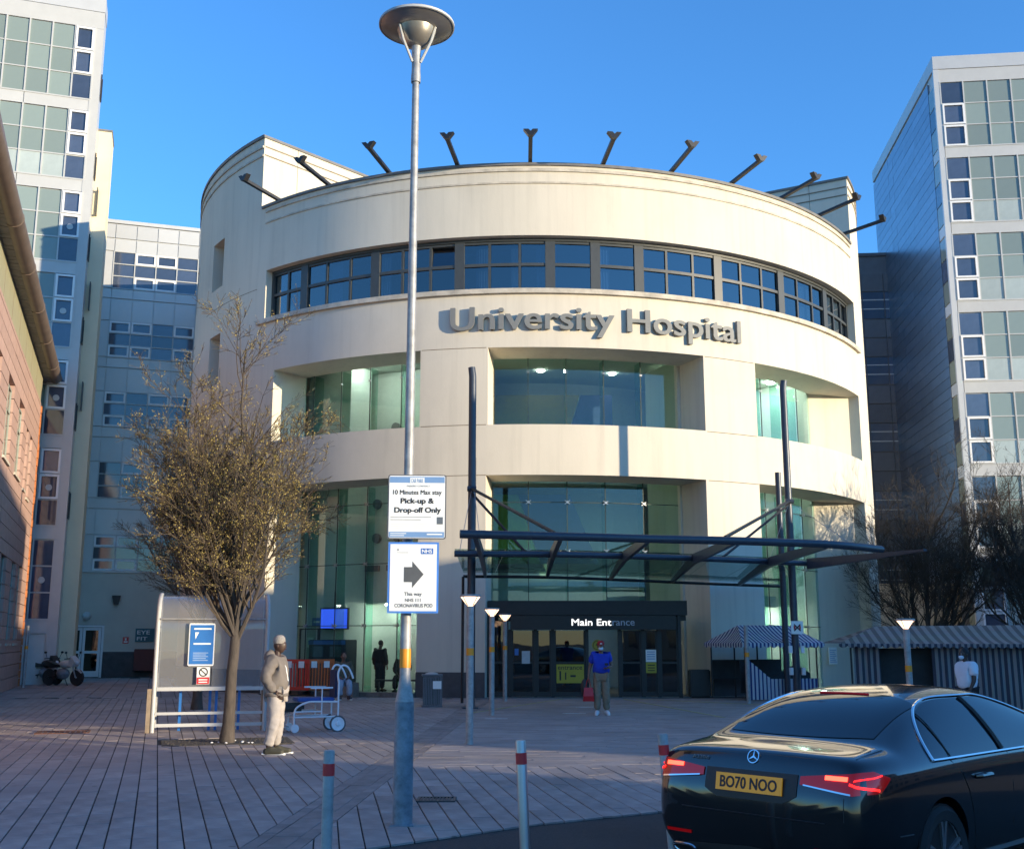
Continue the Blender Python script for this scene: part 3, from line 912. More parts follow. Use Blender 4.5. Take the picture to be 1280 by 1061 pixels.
wins = [(2.75, 3.75, 6.75, 8.95), (4.45, 5.25, 6.9, 9.1), (6.6, 8.4, 7.0, 9.3), (10.2, 12, 7.0, 9.3), (14, 16, 7.0, 9.3),
        (2.5, 3.9, 1.6, 4.4), (5.0, 6.4, 1.6, 4.4), (8.2, 10.0, 1.6, 4.4), (12.5, 14.5, 1.6, 4.4)]
box_part('inner_wall', BLOCK, bb, .1, 32, -6, -.16, 0, 10.9)
CH = .43
k = 0
z = 0.0
while z < 10.85:
    z1 = min(z + CH, 10.9)
    cuts = sorted([(a, b) for a, b, w0, w1 in wins if w0 < (z + z1) / 2 < w1])
    segs = []; x = .36
    for a, b in cuts:
        segs.append((x, a)); x = b
    segs.append((x, 32))
    for a, b in segs:
        n = max(1, round((b - a) / 5.5))
        for j in range(n):
            box_part('block_course', BLOCK, bb, a + (b-a)*j/n + .004, a + (b-a)*(j+1)/n - .004, -.155, .0 + random.uniform(-.004, .004), z + .012, z1 - .012)
    z = z1
for j in range(36):
    box_part('corner_brick', BRICKO, bb, -.02 + random.uniform(-.012, .012), .34, -.4, .035 + random.uniform(-.012, .012), .3 * j + .012, .3 * j + .288)
for a, b, w0, w1 in wins:
    f = MB().box(a, a+.07, -.14, -.08, w0, w1).box(b-.07, b, -.14, -.08, w0, w1).box(a+.071, b-.071, -.14, -.08, w0, w0+.07).box(a+.071, b-.071, -.14, -.08, w1-.07, w1).box((a+b)/2-.03, (a+b)/2+.03, -.14, -.08, w0+.071, w1-.071).box(a+.071, (a+b)/2-.031, -.14, -.08, w0+(w1-w0)*.66, w0+(w1-w0)*.66+.05).box((a+b)/2+.031, b-.071, -.14, -.08, w0+(w1-w0)*.66, w0+(w1-w0)*.66+.05).build('window', BRFR, bb)
    MB().box(a+.07, b-.07, -.125, -.11, w0+.07, w1-.07).build('window_glass', GLASS_D, f)
    MB().box(a-.05, b+.05, -.15, .05, w0-.08, w0-.001).build('window_sill', CREAM_DIRT, f)
box_part('eave_cladding', OLIVE, bb, 0, 32, -.3, -.04, 10.92, 12.05)
for j in range(9):
    box_part('cladding_seam', GROOVE, bb, 2.4*j+.3, 2.4*j+.34, -.3, -.034, 10.95, 12.02)
for j in range(112):
    x = -1.55 + .3 * j
    if x > 31.5: break
    box_part('soffit_plank', PLANK, bb, x + .012, x + .288, -.3, .34, 12.06 + random.uniform(0, .01), 12.12)
MB().tube([(-1.65, .36, 12.26), (11, .36, 12.26), (11.05, .36, 12.26), (32, .36, 12.26)], .24, 16).build('gutter', GUTTER, bb, smooth=True)
for x in (1.5, 5.5, 9.5, 13.5, 17.5):
    MB().tube([(x, .36, 12.26), (x + .05, .36, 12.26)], .255, 16).build('gutter_joint', GUTTER, bb)
MB().prism([(-1.6, 12.3), (32, 12.3), (32, 14.2), (-1.6, 12.9)], -6, .2).build('roof', GUTTER, bb)

# ================================================================ right tower
RX, RY = 20.75, 50.0
rt = thing('clad_tower', 'tall tower at the right edge with blue grey metal flank and green glass front', 'tower', (RX, RY, 0), R(-6.0))
rfl = [24.55 - 3.88 * i for i in range(7)]
def rt_pane(ci, fi, r):
    if ci == 0: return BLUEPANE, r in (0, 1)
    if r == 0 and ci in (1, 2, 5) and fi > 0: return GREYPANE2, False
    return GREYPANE, False
curtain_tower(rt, [1.08, 1.12, 1.12, 1.12, 1.12, 1.12, 1.12, 1.12], rfl, 3, .58, .22, 28.5, rt_pane, 8)
box_part('tower_core', WHITEP, rt, .03, 9.2, .03, 13.6, 0, 29.2)
box_part('tower_cap', PANELG, rt, -.05, 9.3, -.08, 13.7, 29.22, 29.9)
box_part('cap_strip', WHITEP, rt, .0, 9.25, -.05, .02, 28.52, 29.2)
box_part('corner_post', PANELG, rt, -.06, .2, -.08, .1, 0, 29.2)
for j in range(58):
    z = .5 * j
    n = 3
    off = (j % 2) * 2.2
    ends = [1.05, 4.2 + off, 8.8 + off * .5, 13.6]
    for e in range(3):
        o = MB().box(-.05 + .006 * (e % 2), .028, ends[e] + .008, ends[e+1] - .008, z + .01, z + .49).build('cladding_panel', CLAD, rt)
        o.rotation_euler.y = 0
for fi, zb in enumerate(rfl):
    for r in range(3):
        o = MB().box(-.045, .02, .14, 1.0, zb + .62 + 1.09 * r, zb + 1.65 + 1.09 * r).build('corner_window', GREYPANE if r != 1 else BLUEPANE, rt)
    box_part('corner_panel', PANELG, rt, -.045, .02, .14, 1.0, zb + .03, zb + .56)

# slate link seen between the round block and the tower
rk = thing('slate_block', 'dark slate panelled block squeezed between the round building and the right tower', 'building', (17.0, 62, 0), R(-4))
box_part('block_body', SLATE, rk, 0, 12, .06, 8, 0, 23.8)
for i in range(6):
    z = 20.0 - 3.9 * i
    for c in range(4):
        x0 = 2.2 + 1.25 * c
        if z > 1:
            f = inst('window', pane_mesh(1.18, 1.6, .05, BLUEPANE), rk, (x0 + .6, .02, z))
            inst('glazing_bar', pane_mesh(1.18, .06, .03, PANELG), f, (0, -.03, .55))
            inst('glazing_bar', pane_mesh(1.18, .06, .03, PANELG), f, (0, -.03, 1.1))
        for b0, b1 in ((z + 1.65, z + 2.75), (z + 2.78, z + 3.85)):
            if b1 < 23.8: inst('cladding_panel', pane_mesh(1.22, b1 - b0 - .04, .06, SLATE), rk, (x0 + .6, .02, b0))
box_part('parapet', SLATE, rk, -.05, 12, -.04, .3, 23.82, 24.0)

tan = thing('sandstone_annexe', 'low tan stone wall showing through the bare trees beside the round building', 'wall', (15.5, 52.5, 0), R(-4))
TANM = mat('tan stone', (.50, .38, .24), .85, var=.12, scale=3, bump=.15)
for j in range(9):
    for c in range(5):
        box_part('stone_block', TANM, tan, 1.9*c + (j % 2) * .5 + .008, 1.9*(c+1) + (j % 2) * .5 - .008, 0, .3, .48*j + .008, .48*j + .472)

# ================================================================ unseen wings right of and behind the camera, sized to throw the evening shade
def wing(name, label, p0, p1, t0, t1, h, rowsn):
    d = (-sin(R(SUN_AZ)), cos(R(SUN_AZ))); p = (cos(R(SUN_AZ)), sin(R(SUN_AZ)))
    # local x along p (across the sun), local y along the light
    rt_ = thing(name, label, 'building', (p[0]*p0 - d[0]*t0, p[1]*p0 - d[1]*t0, 0), math.atan2(p[1], p[0]))
    Lx = p1 - p0
    box_part('wing_wall', BLOCK, rt_, 0, Lx, -(t1 - t0), 0, 0, h - .3)
    box_part('wing_parapet', WHITEP, rt_, -.1, Lx + .1, -(t1 - t0) - .1, .1, h - .29, h)
    n = int(Lx / 3.0)
    for r in range(rowsn):
        for c in range(n):
            inst('window', pane_mesh(1.5, 1.5, .06, BLUEPANE), rt_, (1.5 + 3.0 * c, .02, 1.0 + 2.9 * r))
    return rt_
wing('shade_wing', 'three storey brick hospital wing standing out of frame on the right', 15.9, 64, 27, 39, 8.9, 3)
wing('shade_wing', 'two storey brick hospital wing standing out of frame behind the camera', -26, 12.9, 27, 39, 4.9, 1)
wing('shade_tower', 'taller brick stair block on the roof line of the out of frame wing', 18.2, 26.4, 27.5, 38, 12.6, 4)  # unseen block, added so the shade reaches higher on the brick wall
# ================================================================ block paving
def road_side(x, y): return y > road_y(x) + .02

BAND_A, BAND_B = Vector((-2.0, 10.0)), Vector((-.95, 31.0))     # darker band of blocks that crosses the plaza
bd = (BAND_B - BAND_A).normalized(); bn = Vector((bd.y, -bd.x))
rp = random.Random(11)
pav = []
def clip(poly, p, n):
    """keep the side of the line through p that n points to"""
    out = []
    for i in range(len(poly)):
        a, b = poly[i], poly[(i + 1) % len(poly)]
        da, db = (a - p).dot(n), (b - p).dot(n)
        if da >= 0: out.append(a)
        if (da >= 0) != (db >= 0): out.append(a.lerp(b, da / (da - db)))
    return out
def in_view(x, y):
    return y > 8.2 and abs(x) < .50 * y + .8 and y < 52
road_planes = [(Vector(a), (Vector(b) - Vector(a)).normalized()) for a, b in zip(ROAD_EDGE, ROAD_EDGE[1:])]
road_planes = [(p, Vector((-d.y, d.x))) for p, d in road_planes]
def lay(rot, w, ln, planes, keep=None, gap=.011, ymin=8, ymax=52, xr=(-26, 14), dark=False):
    c, s = cos(rot), sin(rot)
    n = int(70 / w)
    for i in range(-n, n):
        off = rp.random() * ln
        v = i * w
        m = int(70 / ln)
        for j in range(-m, m):
            u = j * ln + off
            x = u * c - v * s; y = u * s + v * c + 20
            if not (ymin < y < ymax and xr[0] < x < xr[1]): continue
            if not in_view(x, y) or (keep and not keep(x, y)): continue
            l2, w2 = (ln - .003) / 2, (w - gap) / 2
            poly = [Vector((x + c*a*l2 - s*b*w2, y + s*a*l2 + c*b*w2)) for a, b in ((-1,-1),(1,-1),(1,1),(-1,1))]
            whole = True
            rp_i = max([k for k in range(len(ROAD_EDGE) - 1) if ROAD_EDGE[k][0] <= x] or [0])
            for p, nn in planes + [road_planes[rp_i]]:
                if min((q_ - p).dot(nn) for q_ in poly) < 0:
                    poly = clip(poly, p, nn); whole = False
                    if len(poly) < 3: break
            if len(poly) < 3: continue
            ar = abs(sum(poly[k].x*poly[(k+1) % len(poly)].y - poly[(k+1) % len(poly)].x*poly[k].y for k in range(len(poly)))) / 2
            if ar < .002: continue
            pav.append((math.hypot(x, y), x, y, ln - .003, w - gap, rot, poly, whole, dark))
GR = R(90 + 17.5)
def outside_drum(x, y): return math.hypot(x - DX, y - DY) > DR + .25
pit = (-4.75, 19.6)
def not_pit(x, y):
    dx, dy = x - pit[0], y - pit[1]
    u = dx * CA + dy * SA; w = -dx * SA + dy * CA
    return not (-1.2 < u < .95 and -.62 < w < .62)
left_of = lambda d: (BAND_A - bn * d, -bn)
right_of = lambda d: (BAND_A + bn * d, bn)
HP, HN = Vector((0, 15.85)), Vector((-.02, 1)).normalized()
lay(GR, .215, .62, [left_of(.26)], lambda x, y: y < 34 and not_pit(x, y), .014, xr=(-20, 6))
lay(GR, .43, 1.24, [left_of(.26)], lambda x, y: y >= 34 and outside_drum(x, y), .02)
lay(math.atan2(bd.y, bd.x), .25, .5, [right_of(-.25), left_of(-.25)], lambda x, y: y < 33.5 and outside_drum(x, y), .006, dark=True)
lay(R(90 + 9.5), .215, .62, [right_of(.26), (HP, -HN)], None, .014, ymax=18)
lay(R(1.2), .225, .9, [right_of(.26), (HP + HN * .006, HN)], lambda x, y: y < 34 and outside_drum(x, y), .009)
pav.sort(key=lambda p: p[0])
unit = {}
def paver_unit(ln, w, dark):
    k = (round(ln, 3), round(w, 3), dark)
    if k not in unit:
        b = .004
        vs = [(-ln/2, -w/2, -.02), (ln/2, -w/2, -.02), (ln/2, w/2, -.02), (-ln/2, w/2, -.02),
              (-ln/2, -w/2, -b), (ln/2, -w/2, -b), (ln/2, w/2, -b), (-ln/2, w/2, -b),
              (-ln/2+b, -w/2+b, 0), (ln/2-b, -w/2+b, 0), (ln/2-b, w/2-b, 0), (-ln/2+b, w/2-b, 0)]
        fs = [(0,1,5,4),(1,2,6,5),(2,3,7,6),(3,0,4,7),(4,5,9,8),(5,6,10,9),(6,7,11,10),(7,4,8,11),(8,9,10,11)]
        o = MB().add(vs, fs).build('paver', PAVE2 if dark else PAVE)
        unit[k] = o.data; bpy.data.objects.remove(o)
    return unit[k]
rest = MB()
single = 0
for d, x, y, ln, w, rot, poly, whole, dark in pav:
    z = rp.uniform(-.0025, .0025)
    if single < 300:
        single += 1
        if whole:
            inst('paver', paver_unit(ln, w, dark), plaza, (x, y, z), (R(rp.uniform(-.25, .25)), R(rp.uniform(-.15, .15)), rot))
        else:
            MB().prism([(q_.x - x, q_.y - y) for q_ in poly], -.02, 0, plane='xy').build('paver', PAVE2 if dark else PAVE, plaza, loc=(x, y, z))
        continue
    n = len(poly); t = rp.uniform(-.002, .002)
    vs = [(q_.x, q_.y, -.02) for q_ in poly] + [(q_.x, q_.y, z + (t if k % 2 else -t)) for k, q_ in enumerate(poly)]
    if len(poly) != 4: vs = [(q_.x, q_.y, -.02) for q_ in poly] + [(q_.x, q_.y, z) for q_ in poly]
    fs = [tuple(range(n, 2 * n))] + [(k, (k+1) % n, n + (k+1) % n, n + k) for k in range(n)]
    rest.add(vs, fs, 1 if dark else 0)
o = rest.build('pavers', [PAVE, PAVE2], plaza, fix=True)
o['kind'] = 'stuff'

# painted guide lines near the door, drain grates
LINEY = mat('worn yellow line', (.36, .32, .16), .8, var=.3, scale=8)
LINEW = mat('worn white line', (.5, .5, .5), .8, var=.3, scale=8)
def stripe(name, a, b, w, m):
    a = Vector((*a, .0)); b = Vector((*b, .0)); d = (b - a).normalized(); n = Vector((-d.y, d.x, 0)) * w / 2
    return MB().prism([tuple((a-n).xy), tuple((b-n).xy), tuple((b+n).xy), tuple((a+n).xy)], -.004, .0065, plane='xy').build(name, m, plaza)
stripe('painted_line', (-.95, 27.2), (1.5, 33.6), .09, LINEY)
stripe('painted_line', (3.3, 33.4), (4.75, 25.6), .09, LINEY)
stripe('painted_line', (3.7, 33.6), (8.6, 28.5), .09, LINEY)
stripe('painted_line', (1.65, 29.4), (2.1, 29.4), .13, LINEW)
stripe('painted_line', (1.2, 27.0), (1.75, 27.0), .13, LINEW)
stripe('painted_line', (-.6, 25.2), (-.1, 25.2), .1, LINEW)
def grate(name, label, x, y, w, d, rz, m, n=9):
    t = thing(name, label, 'drain cover', (x, y, .002), rz)
    MB().box(-w/2, w/2, -d/2, -d/2+.03, -.02, .012).box(-w/2, w/2, d/2-.03, d/2, -.02, .012).box(-w/2, -w/2+.03, -d/2+.03, d/2-.03, -.02, .012).box(w/2-.03, w/2, -d/2+.03, d/2-.03, -.02, .012).build('frame', m, t)
    for i in range(n):
        x0 = -w/2 + .04 + (w - .08) * i / n
        box_part('bar', m, t, x0, x0 + (w - .08) / n * .62, -d/2+.031, d/2-.031, -.02, .009)
RUST = mat('rusty iron', (.13, .055, .035), .8, var=.3, scale=8, bump=.2)
IRON = mat('cast iron', (.06, .06, .062), .6, .3, var=.3)
grate('drain_cover', 'rusty brown rectangular drain cover in the sunlit strip of paving', -8.45, 21.5, .95, .62, R(17.5), RUST)
grate('drain_cover', 'small dark drain grate in the paving right of the tall lamp post', -.82, 12.55, .42, .34, R(0), IRON)

# ================================================================ entrance canopy
can = thing('entrance_canopy', 'blue grey tubular steel canopy with glass roof hung from tall masts before the main entrance', 'canopy', (2.6, 28.5, 0))
cl = lambda p: (p[0] - 2.6, p[1] - 28.5, p[2])
def smooth_poly(pts, n=6):
    out = []
    P = [Vector(p) for p in pts]
    for i in range(len(P) - 1):
        p0, p1, p2, p3 = P[max(i-1, 0)], P[i], P[i+1], P[min(i+2, len(P)-1)]
        for k in range(n):
            t = k / n
            out.append(.5 * ((2*p1) + (p2-p0)*t + (2*p0-5*p1+4*p2-p3)*t*t + (3*p1-p0-3*p2+p3)*t**3))
    out.append(P[-1]); return out
front = smooth_poly([(-1.07, 22.7, 3.84), (1, 23.0, 3.82), (3.1, 23.4, 3.8), (5, 23.9, 3.8), (7.2, 24.8, 3.8), (8.7, 26.1, 3.8)])
second = smooth_poly([(-1.42, 27.3, 3.79), (1, 27.6, 3.8), (2.85, 28.2, 3.8), (4.6, 28.9, 3.8), (7.0, 30.2, 3.8), (8.25, 31.0, 3.8)])
back = smooth_poly([(-1.38, 31.45, 3.47), (1, 31.7, 3.46), (3.4, 32.5, 3.42), (6, 33.8, 3.38), (8.5, 35.4, 3.38)])
MB().tube([cl(p) for p in front], .088, 14).build('front_tube', NAVY, can, smooth=True)
MB().tube([cl(p) for p in second], .078, 14).build('rear_tube', NAVY, can, smooth=True)
MB().tube([cl(p) for p in back], .045, 10).build('edge_rail', BLACKM, can, smooth=True)
def at_x(poly, x):
    for a, b in zip(poly, poly[1:]):
        if a.x <= x <= b.x: return a.lerp(b, (x - a.x) / (b.x - a.x))
    return poly[-1]
ng = 9
for i in range(ng):
    t0, t1 = i / ng, (i + 1) / ng
    def P(poly, t): return poly[min(len(poly)-1, int(t * (len(poly)-1)))].lerp(poly[min(len(poly)-1, int(t * (len(poly)-1)) + 1)], (t * (len(poly)-1)) % 1)
    a, b, c_, d = P(second, t0), P(second, t1), P(back, t1), P(back, t0)
    vs = []
    for dz in (.10, .118):
        for p in (a.lerp(b, .006), b.lerp(a, .006), c_.lerp(d, .006), d.lerp(c_, .006)): vs.append(cl((p.x, p.y, p.z + dz)))
    MB().add(vs, [(3,2,1,0),(4,5,6,7),(0,1,5,4),(1,2,6,5),(2,3,7,6),(3,0,4,7)]).build('roof_pane', GLASS_C, can)
for x in (-.75, 1.0, 2.85, 4.75, 7.0):
    f, s_ = at_x(front, x), at_x(second, x)
    bk = at_x(back, x)
    ar = MB().beam(cl((x, f.y, f.z - .02)), cl((x, s_.y, s_.z - .02)), .10, .16, 0, .10, .26)
    ar.beam(cl((x, s_.y + .001, s_.z - .02)), cl((x, bk.y - .1, bk.z + .02)), .10, .26, 0, .08, .10)
    ar.build('rafter', NAVY, can)
MB().beam(cl((8.25, 30.9, 3.78)), cl((10.0, 26.8, 3.84)), .12, .30, 0, .10, .05).build('rafter', NAVY, can)
def mast(x, y, h, h2, side):
    m = MB().tube([(x, y, 0), (x, y, h - .25), (x + side * .03, y, h)], [.105, .10, .095], 14).build('mast', NAVY, can, smooth=True)
    m.location = (-2.6, -28.5, 0)
    m2 = MB().tube([(x + .02 * side, y + 1.2, 0), (x + .02 * side, y + 1.2, h2)], .09, 12).build('rear_mast', NAVY, can, smooth=True)
    m2.location = (-2.6, -28.5, 0)
    MB().tube([cl((x, y - .14, 5.62)), cl((x, y + 1.3, 5.62))], .05, 8).tube([cl((x - .12, y - .1, 5.62)), cl((x + .12, y - .1, 5.62))], .07, 8).build('mast_bracket', NAVY, can)
    box_part('base_plate', NAVY, can, x - 2.6 - .2, x - 2.6 + .2, y - 28.5 - .2, y - 28.5 + .2, .002, .03)
mast(-1.06, 29.0, 8.93, 6.66, -1)
mast(7.98, 31.7, 9.2, 6.65, 1)
for a, b, r in (((-1.06, 28.9, 5.62), (.88, 23.05, 3.9), .042), ((-1.06, 28.9, 5.5), (.32, 27.5, 3.86), .036),
                ((7.98, 31.6, 5.62), (4.6, 23.85, 3.88), .042), ((7.98, 31.6, 5.55), (5.6, 29.5, 3.86), .036)):
    MB().tube([cl(a), cl(b)], r, 8).build('tie_rod', BLACKM, can)
for a, b in (((-1.06, 28.9, 5.6), (-1.3, 27.4, 3.85)), ((-1.0, 28.9, 5.6), (-.75, 27.4, 3.85)), ((7.98, 31.6, 5.6), (9.2, 28.6, 3.85)), ((7.98, 31.6, 5.6), (7.0, 30.2, 3.85))):
    MB().tube([cl(a), cl(b)], .008, 5).build('stay_cable', STEEL, can)
for x, y in ((-1.38, 31.4), (3.4, 32.46)):
    if x < 0: MB().tube([cl((x, y, 0)), cl((x, y, 3.46))], .04, 8).build('thin_post', BLACKM, can)
for zz in (1.35, .75):
    for dx in (-.17, .17):
        o = MB().box(-.05, .05, -.12, -.02, 0, .2).build('socket_box', WHITE, can)
        o.location = (7.98 - 2.6 + dx, 31.7 - 28.5 - .02, zz)
xs = thing('warning_sign', 'small white square sign with a crossed out symbol fixed to the right canopy masts', 'sign', (8.0, 31.5, 2.05))
box_part('plate', SIGNW, xs, -.17, .17, -.02, 0, -.18, .18)
MB().beam((-.09, -.025, -.09), (.09, -.025, .09), .004, .035, up=(0, 0, 1)).build('cross_bar', INK, xs)
MB().beam((-.09, -.03, .09), (.09, -.03, -.09), .004, .035, up=(0, 0, 1)).build('cross_bar', INK, xs)
MB().box(-.10, -.05, -.0245, -.0205, -.05, .05).box(.05, .10, -.0245, -.0205, -.05, .05).build('print', RED, xs)

# ================================================================ tall lamp post with two signs
lp = thing('street_lamp', 'tall galvanised lamp post with a saucer shaped head, in the paved foreground', 'lamp post', (-1.03, 10.9, 0))
MB().lathe([(.095, 0), (.093, .55), (.092, 1.12)], (0, 0, 0), 20).build('sleeve', GALV_D, lp, smooth=True)
MB().lathe([(.092, 1.122), (.075, 1.2), (.058, 1.3), (.052, 1.36), (.05, 2.4), (.044, 5.0), (.037, 7.550)], (0, 0, 0), 18).build('pole', GALV, lp, smooth=True)
MB().lathe([(.0535, 1.44), (.0535, 1.62)], (0, 0, 0), 18).build('amber_band', AMBER, lp, smooth=True)
MB().lathe([(.05, 7.552), (.052, 7.600), (.046, 7.700), (.046, 7.860), (.055, 8.000), (.06, 8.050)], (0, 0, 0), 16).build('neck', GALV, lp, smooth=True)
dsc = MB().lathe([(.06, 7.970), (.13, 8.000), (.19, 8.100), (.21, 8.160), (.385, 8.200), (.40, 8.215), (.39, 8.240), (.30, 8.300), (.05, 8.340)], (0, 0, 0), 40).build('lamp_head', mat('lamp aluminium', (.40, .37, .33), .35, .7, var=.08, scale=3), lp, smooth=True)
MB().lathe([(.395, 8.200), (.408, 8.205), (.408, 8.230), (.395, 8.235)], (0, 0, 0), 40, caps=False).build('lamp_rim', WHITEP, lp, smooth=True)
for k in range(3):
    a = R(-20 + 120 * k)
    MB().tube([(.05*cos(a), .05*sin(a), 7.780), (.17*cos(a), .17*sin(a), 8.000), (.22*cos(a), .22*sin(a), 8.160)], .014, 6).build('strut', WHITEP, lp)
MB().box(-.11, .11, -.11, .11, .001, .012).build('base_plate', GALV_D, lp)

sg = thing('parking_sign', 'white sign reading 10 Minutes Max stay, upper of the two on the tall lamp post', 'sign', (-.93, 10.76, 2.98), R(3))
pl = MB().prism([(-.285, -.30), (-.27, -.315), (.27, -.315), (.285, -.30), (.285, .30), (.27, .315), (-.27, .315), (-.285, .30)], -.012, .0).build('rim', mat('sign edge', (.10, .10, .11), .4), sg)
MB().prism([(-.273, -.295), (-.262, -.305), (.262, -.305), (.273, -.295), (.273, .295), (.262, .305), (-.262, .305), (-.273, .295)], -.016, -.0125).build('face', SIGNW, sg)
MB().box(-.268, .268, -.0175, -.0165, .235, .295).build('blue_band', PBLUE, sg)
MB().box(-.268, .268, -.0175, -.0165, -.3, -.245).build('blue_band', PBLUE, sg)
MB().box(-.07, .07, -.0185, -.018, .225, .285).build('logo', SIGNW, sg)
lettering('CAR PARK', PBLUE, sg, -.06, .06, .235, .275, -.0195)
lettering('PARKING CONTRACT', INKG, sg, -.1, .13, .195, .212, -.0175)
lettering('10 Minutes Max stay', INK, sg, -.235, .24, .105, .165, -.0175, .0005, .022)
lettering('Pick-up &', INK, sg, -.16, .165, .015, .085, -.0175, .0005, .04)
lettering('Drop-off Only', INK, sg, -.22, .235, -.075, -.005, -.0175, .0005, .04)
for k in range(2): MB().box(-.255, .14 - .1*k, -.0175, -.0168, -.105 - .026*k, -.097 - .026*k).build('print', INKG, sg)
for k in range(3): MB().box(-.25, .25, -.0175, -.0168, -.175 - .02*k, -.171 - .02*k).build('print', mat('faint print', (.65, .64, .6), .6), sg)
MB().box(.195, .255, -.0175, -.0165, -.17, -.10).build('payment_symbol', mat('dark slate print', (.12, .14, .16), .5), sg)
MB().box(-.255, -.1, -.0185, -.018, -.265, -.258).box(-.255, -.12, -.0185, -.018, -.285, -.278).box(.1, .25, -.0185, -.018, -.275, -.262).build('print', SIGNW, sg)
MB().tube([(-.06, .02, .2), (-.06, .05, .2)], .02, 8).box(-.2, .1, .001, .02, .19, .22).box(-.2, .1, .001, .02, -.22, -.19).build('bracket', GALV, sg)

ds = thing('direction_sign', 'white blue bordered sign with a right pointing arrow and This way NHS 111 CORONAVIRUS POD', 'sign', (-.955, 10.76, 2.295), R(3))
MB().box(-.245, .245, -.012, 0, -.34, .34).build('border', mat('bright blue border', (.07, .22, .62), .45), ds)
MB().box(-.225, .225, -.016, -.0125, -.32, .32).build('face', SIGNW, ds)
ag = mat('dark grey print', (.09, .095, .10), .6)
MB().prism([(-.09, -.045), (-.01, -.045), (-.01, -.10), (.10, .03), (-.01, .155), (-.01, .10), (-.09, .10)], -.0175, -.0165).build('arrow', ag, ds)
lettering('This way', ag, ds, -.085, .085, -.185, -.14, -.0175, .0005, .02)
lettering('NHS 111', ag, ds, -.075, .075, -.232, -.20, -.0175, .0005, .02)
lettering('CORONAVIRUS POD', ag, ds, -.175, .19, -.285, -.25, -.0175, .0005, .02)
MB().box(.07, .19, -.0175, -.0165, .225, .28).build('logo', mat('health blue', (.0, .11, .45), .5), ds)
lettering('NHS', SIGNW, ds, .08, .18, .234, .272, -.0185, .0005, .03)
MB().box(-.16, -.14, -.0175, -.0165, .255, .275).box(-.16, -.05, -.0175, -.0165, .236, .242).build('crest', INKG, ds)
MB().box(-.12, .12, .001, .02, .2, .23).box(-.12, .12, .001, .02, -.23, -.2).build('bracket', GALV, ds)

# ================================================================ bollards and low lights
def bollard(label, x, y, r, h, tilt):
    t = thing('bollard', label, 'bollard', (x, y, -.02), 0, 'steel bollards along the road edge')
    t.rotation_euler = (tilt[0], tilt[1], 0)
    MB().lathe([(r, 0), (r, h - .01), (r * .92, h), (.001, h + .004)], (0, 0, 0), 18).build('post', STEEL if 'polished' in label else GALV, t, smooth=True)
    MB().lathe([(r + .002, h - .145), (r + .002, h - .075)], (0, 0, 0), 18).build('red_band', RED, t, smooth=True)
bollard('upright galvanised bollard with a red band standing left of the tall lamp post', -1.1, 6.9, .034, 1.07, (0, 0))
bollard('leaning polished bollard with a red band standing right of the tall lamp post', .10, 7.25, .033, 1.10, (0, R(-2.4)))
bollard('bollard with a red band half hidden behind the left tail light of the black car', 1.16, 8.25, .036, 1.06, (0, R(-4)))
LAMPG = mat('lit lamp bowl', (.8, .6, .45), .4, emit=(1, .62, .38), estr=.95)
def low_light(label, x, y, h, head=True, z=0.0):
    t = thing('pedestrian_light', label, 'bollard light', (x, y, z), 0, 'low lamp posts with cone heads and amber bands')
    MB().lathe([(.062, 0), (.062, h - .2)], (0, 0, 0), 16).build('post', GALV, t, smooth=True)
    MB().lathe([(.0645, h - 1.02), (.0645, h - .90)], (0, 0, 0), 16).build('amber_band', AMBER, t, smooth=True)
    if head:
        MB().lathe([(.045, h - .199), (.07, h - .17), (.165, h - .045)], (0, 0, 0), 20).build('lamp_bowl', LAMPG, t, smooth=True)
        for k in range(4):
            a = pi/4 + pi/2 * k
            MB().tube([(.06*cos(a), .06*sin(a), h - .19), (.172*cos(a), .172*sin(a), h - .04)], .009, 5).build('rib', GALV, t)
        MB().lathe([(.175, h - .044), (.185, h - .03), (.17, h - .005), (.03, h)], (0, 0, 0), 20).build('lamp_cap', GALV, t, smooth=True)
    else:
        MB().lathe([(.064, h - .199), (.05, h - .17), (.001, h - .16)], (0, 0, 0), 14).build('post_cap', GALV, t, smooth=True)
low_light('nearest lit low lamp post, in front of the left canopy mast', -.71, 19.07, 2.47)
low_light('second lit low lamp post behind the nearest one', -.47, 26.3, 2.45)
low_light('farthest lit low lamp post close beside the entrance doors', -.2, 32.2, 2.45)
low_light('lit low lamp post in front of the long striped stall behind the car', 7.72, 22.0, 2.12)
low_light('headless low post with an amber band before the small striped stall', 6.5, 31.2, 2.27, head=False)
low_light('distant grey low lamp post beside the motorbikes', -17.9, 41.5, 2.4, head=False)

# litter bin
lb = thing('litter_bin', 'grey slatted litter bin with a white notice on its front', 'litter bin', (-2.11, 29.7, 0), R(8))
box_part('liner', BLACKM, lb, -.2, .2, -.18, .18, .06, .74)
for k in range(12):
    x = -.235 + .043 * k
    box_part('slat', SLATE, lb, x, x + .028, -.235, -.205, .04, .76)
for k in range(10):
    y = -.19 + .043 * k
    box_part('slat', SLATE, lb, .235, .262, y, y + .028, .04, .76)
MB().box(-.25, .275, -.24, .25, .78, .83).box(-.25, .275, -.24, .25, .0, .035).build('rim', SLATE, lb)
MB().ball((0, 0, .83), (.18, .17, .05), 10, 6).build('liner_bag', WHITEP, lb)
MB().box(.02, .24, -.25, -.242, .46, .66).build('notice', SIGNW, lb)

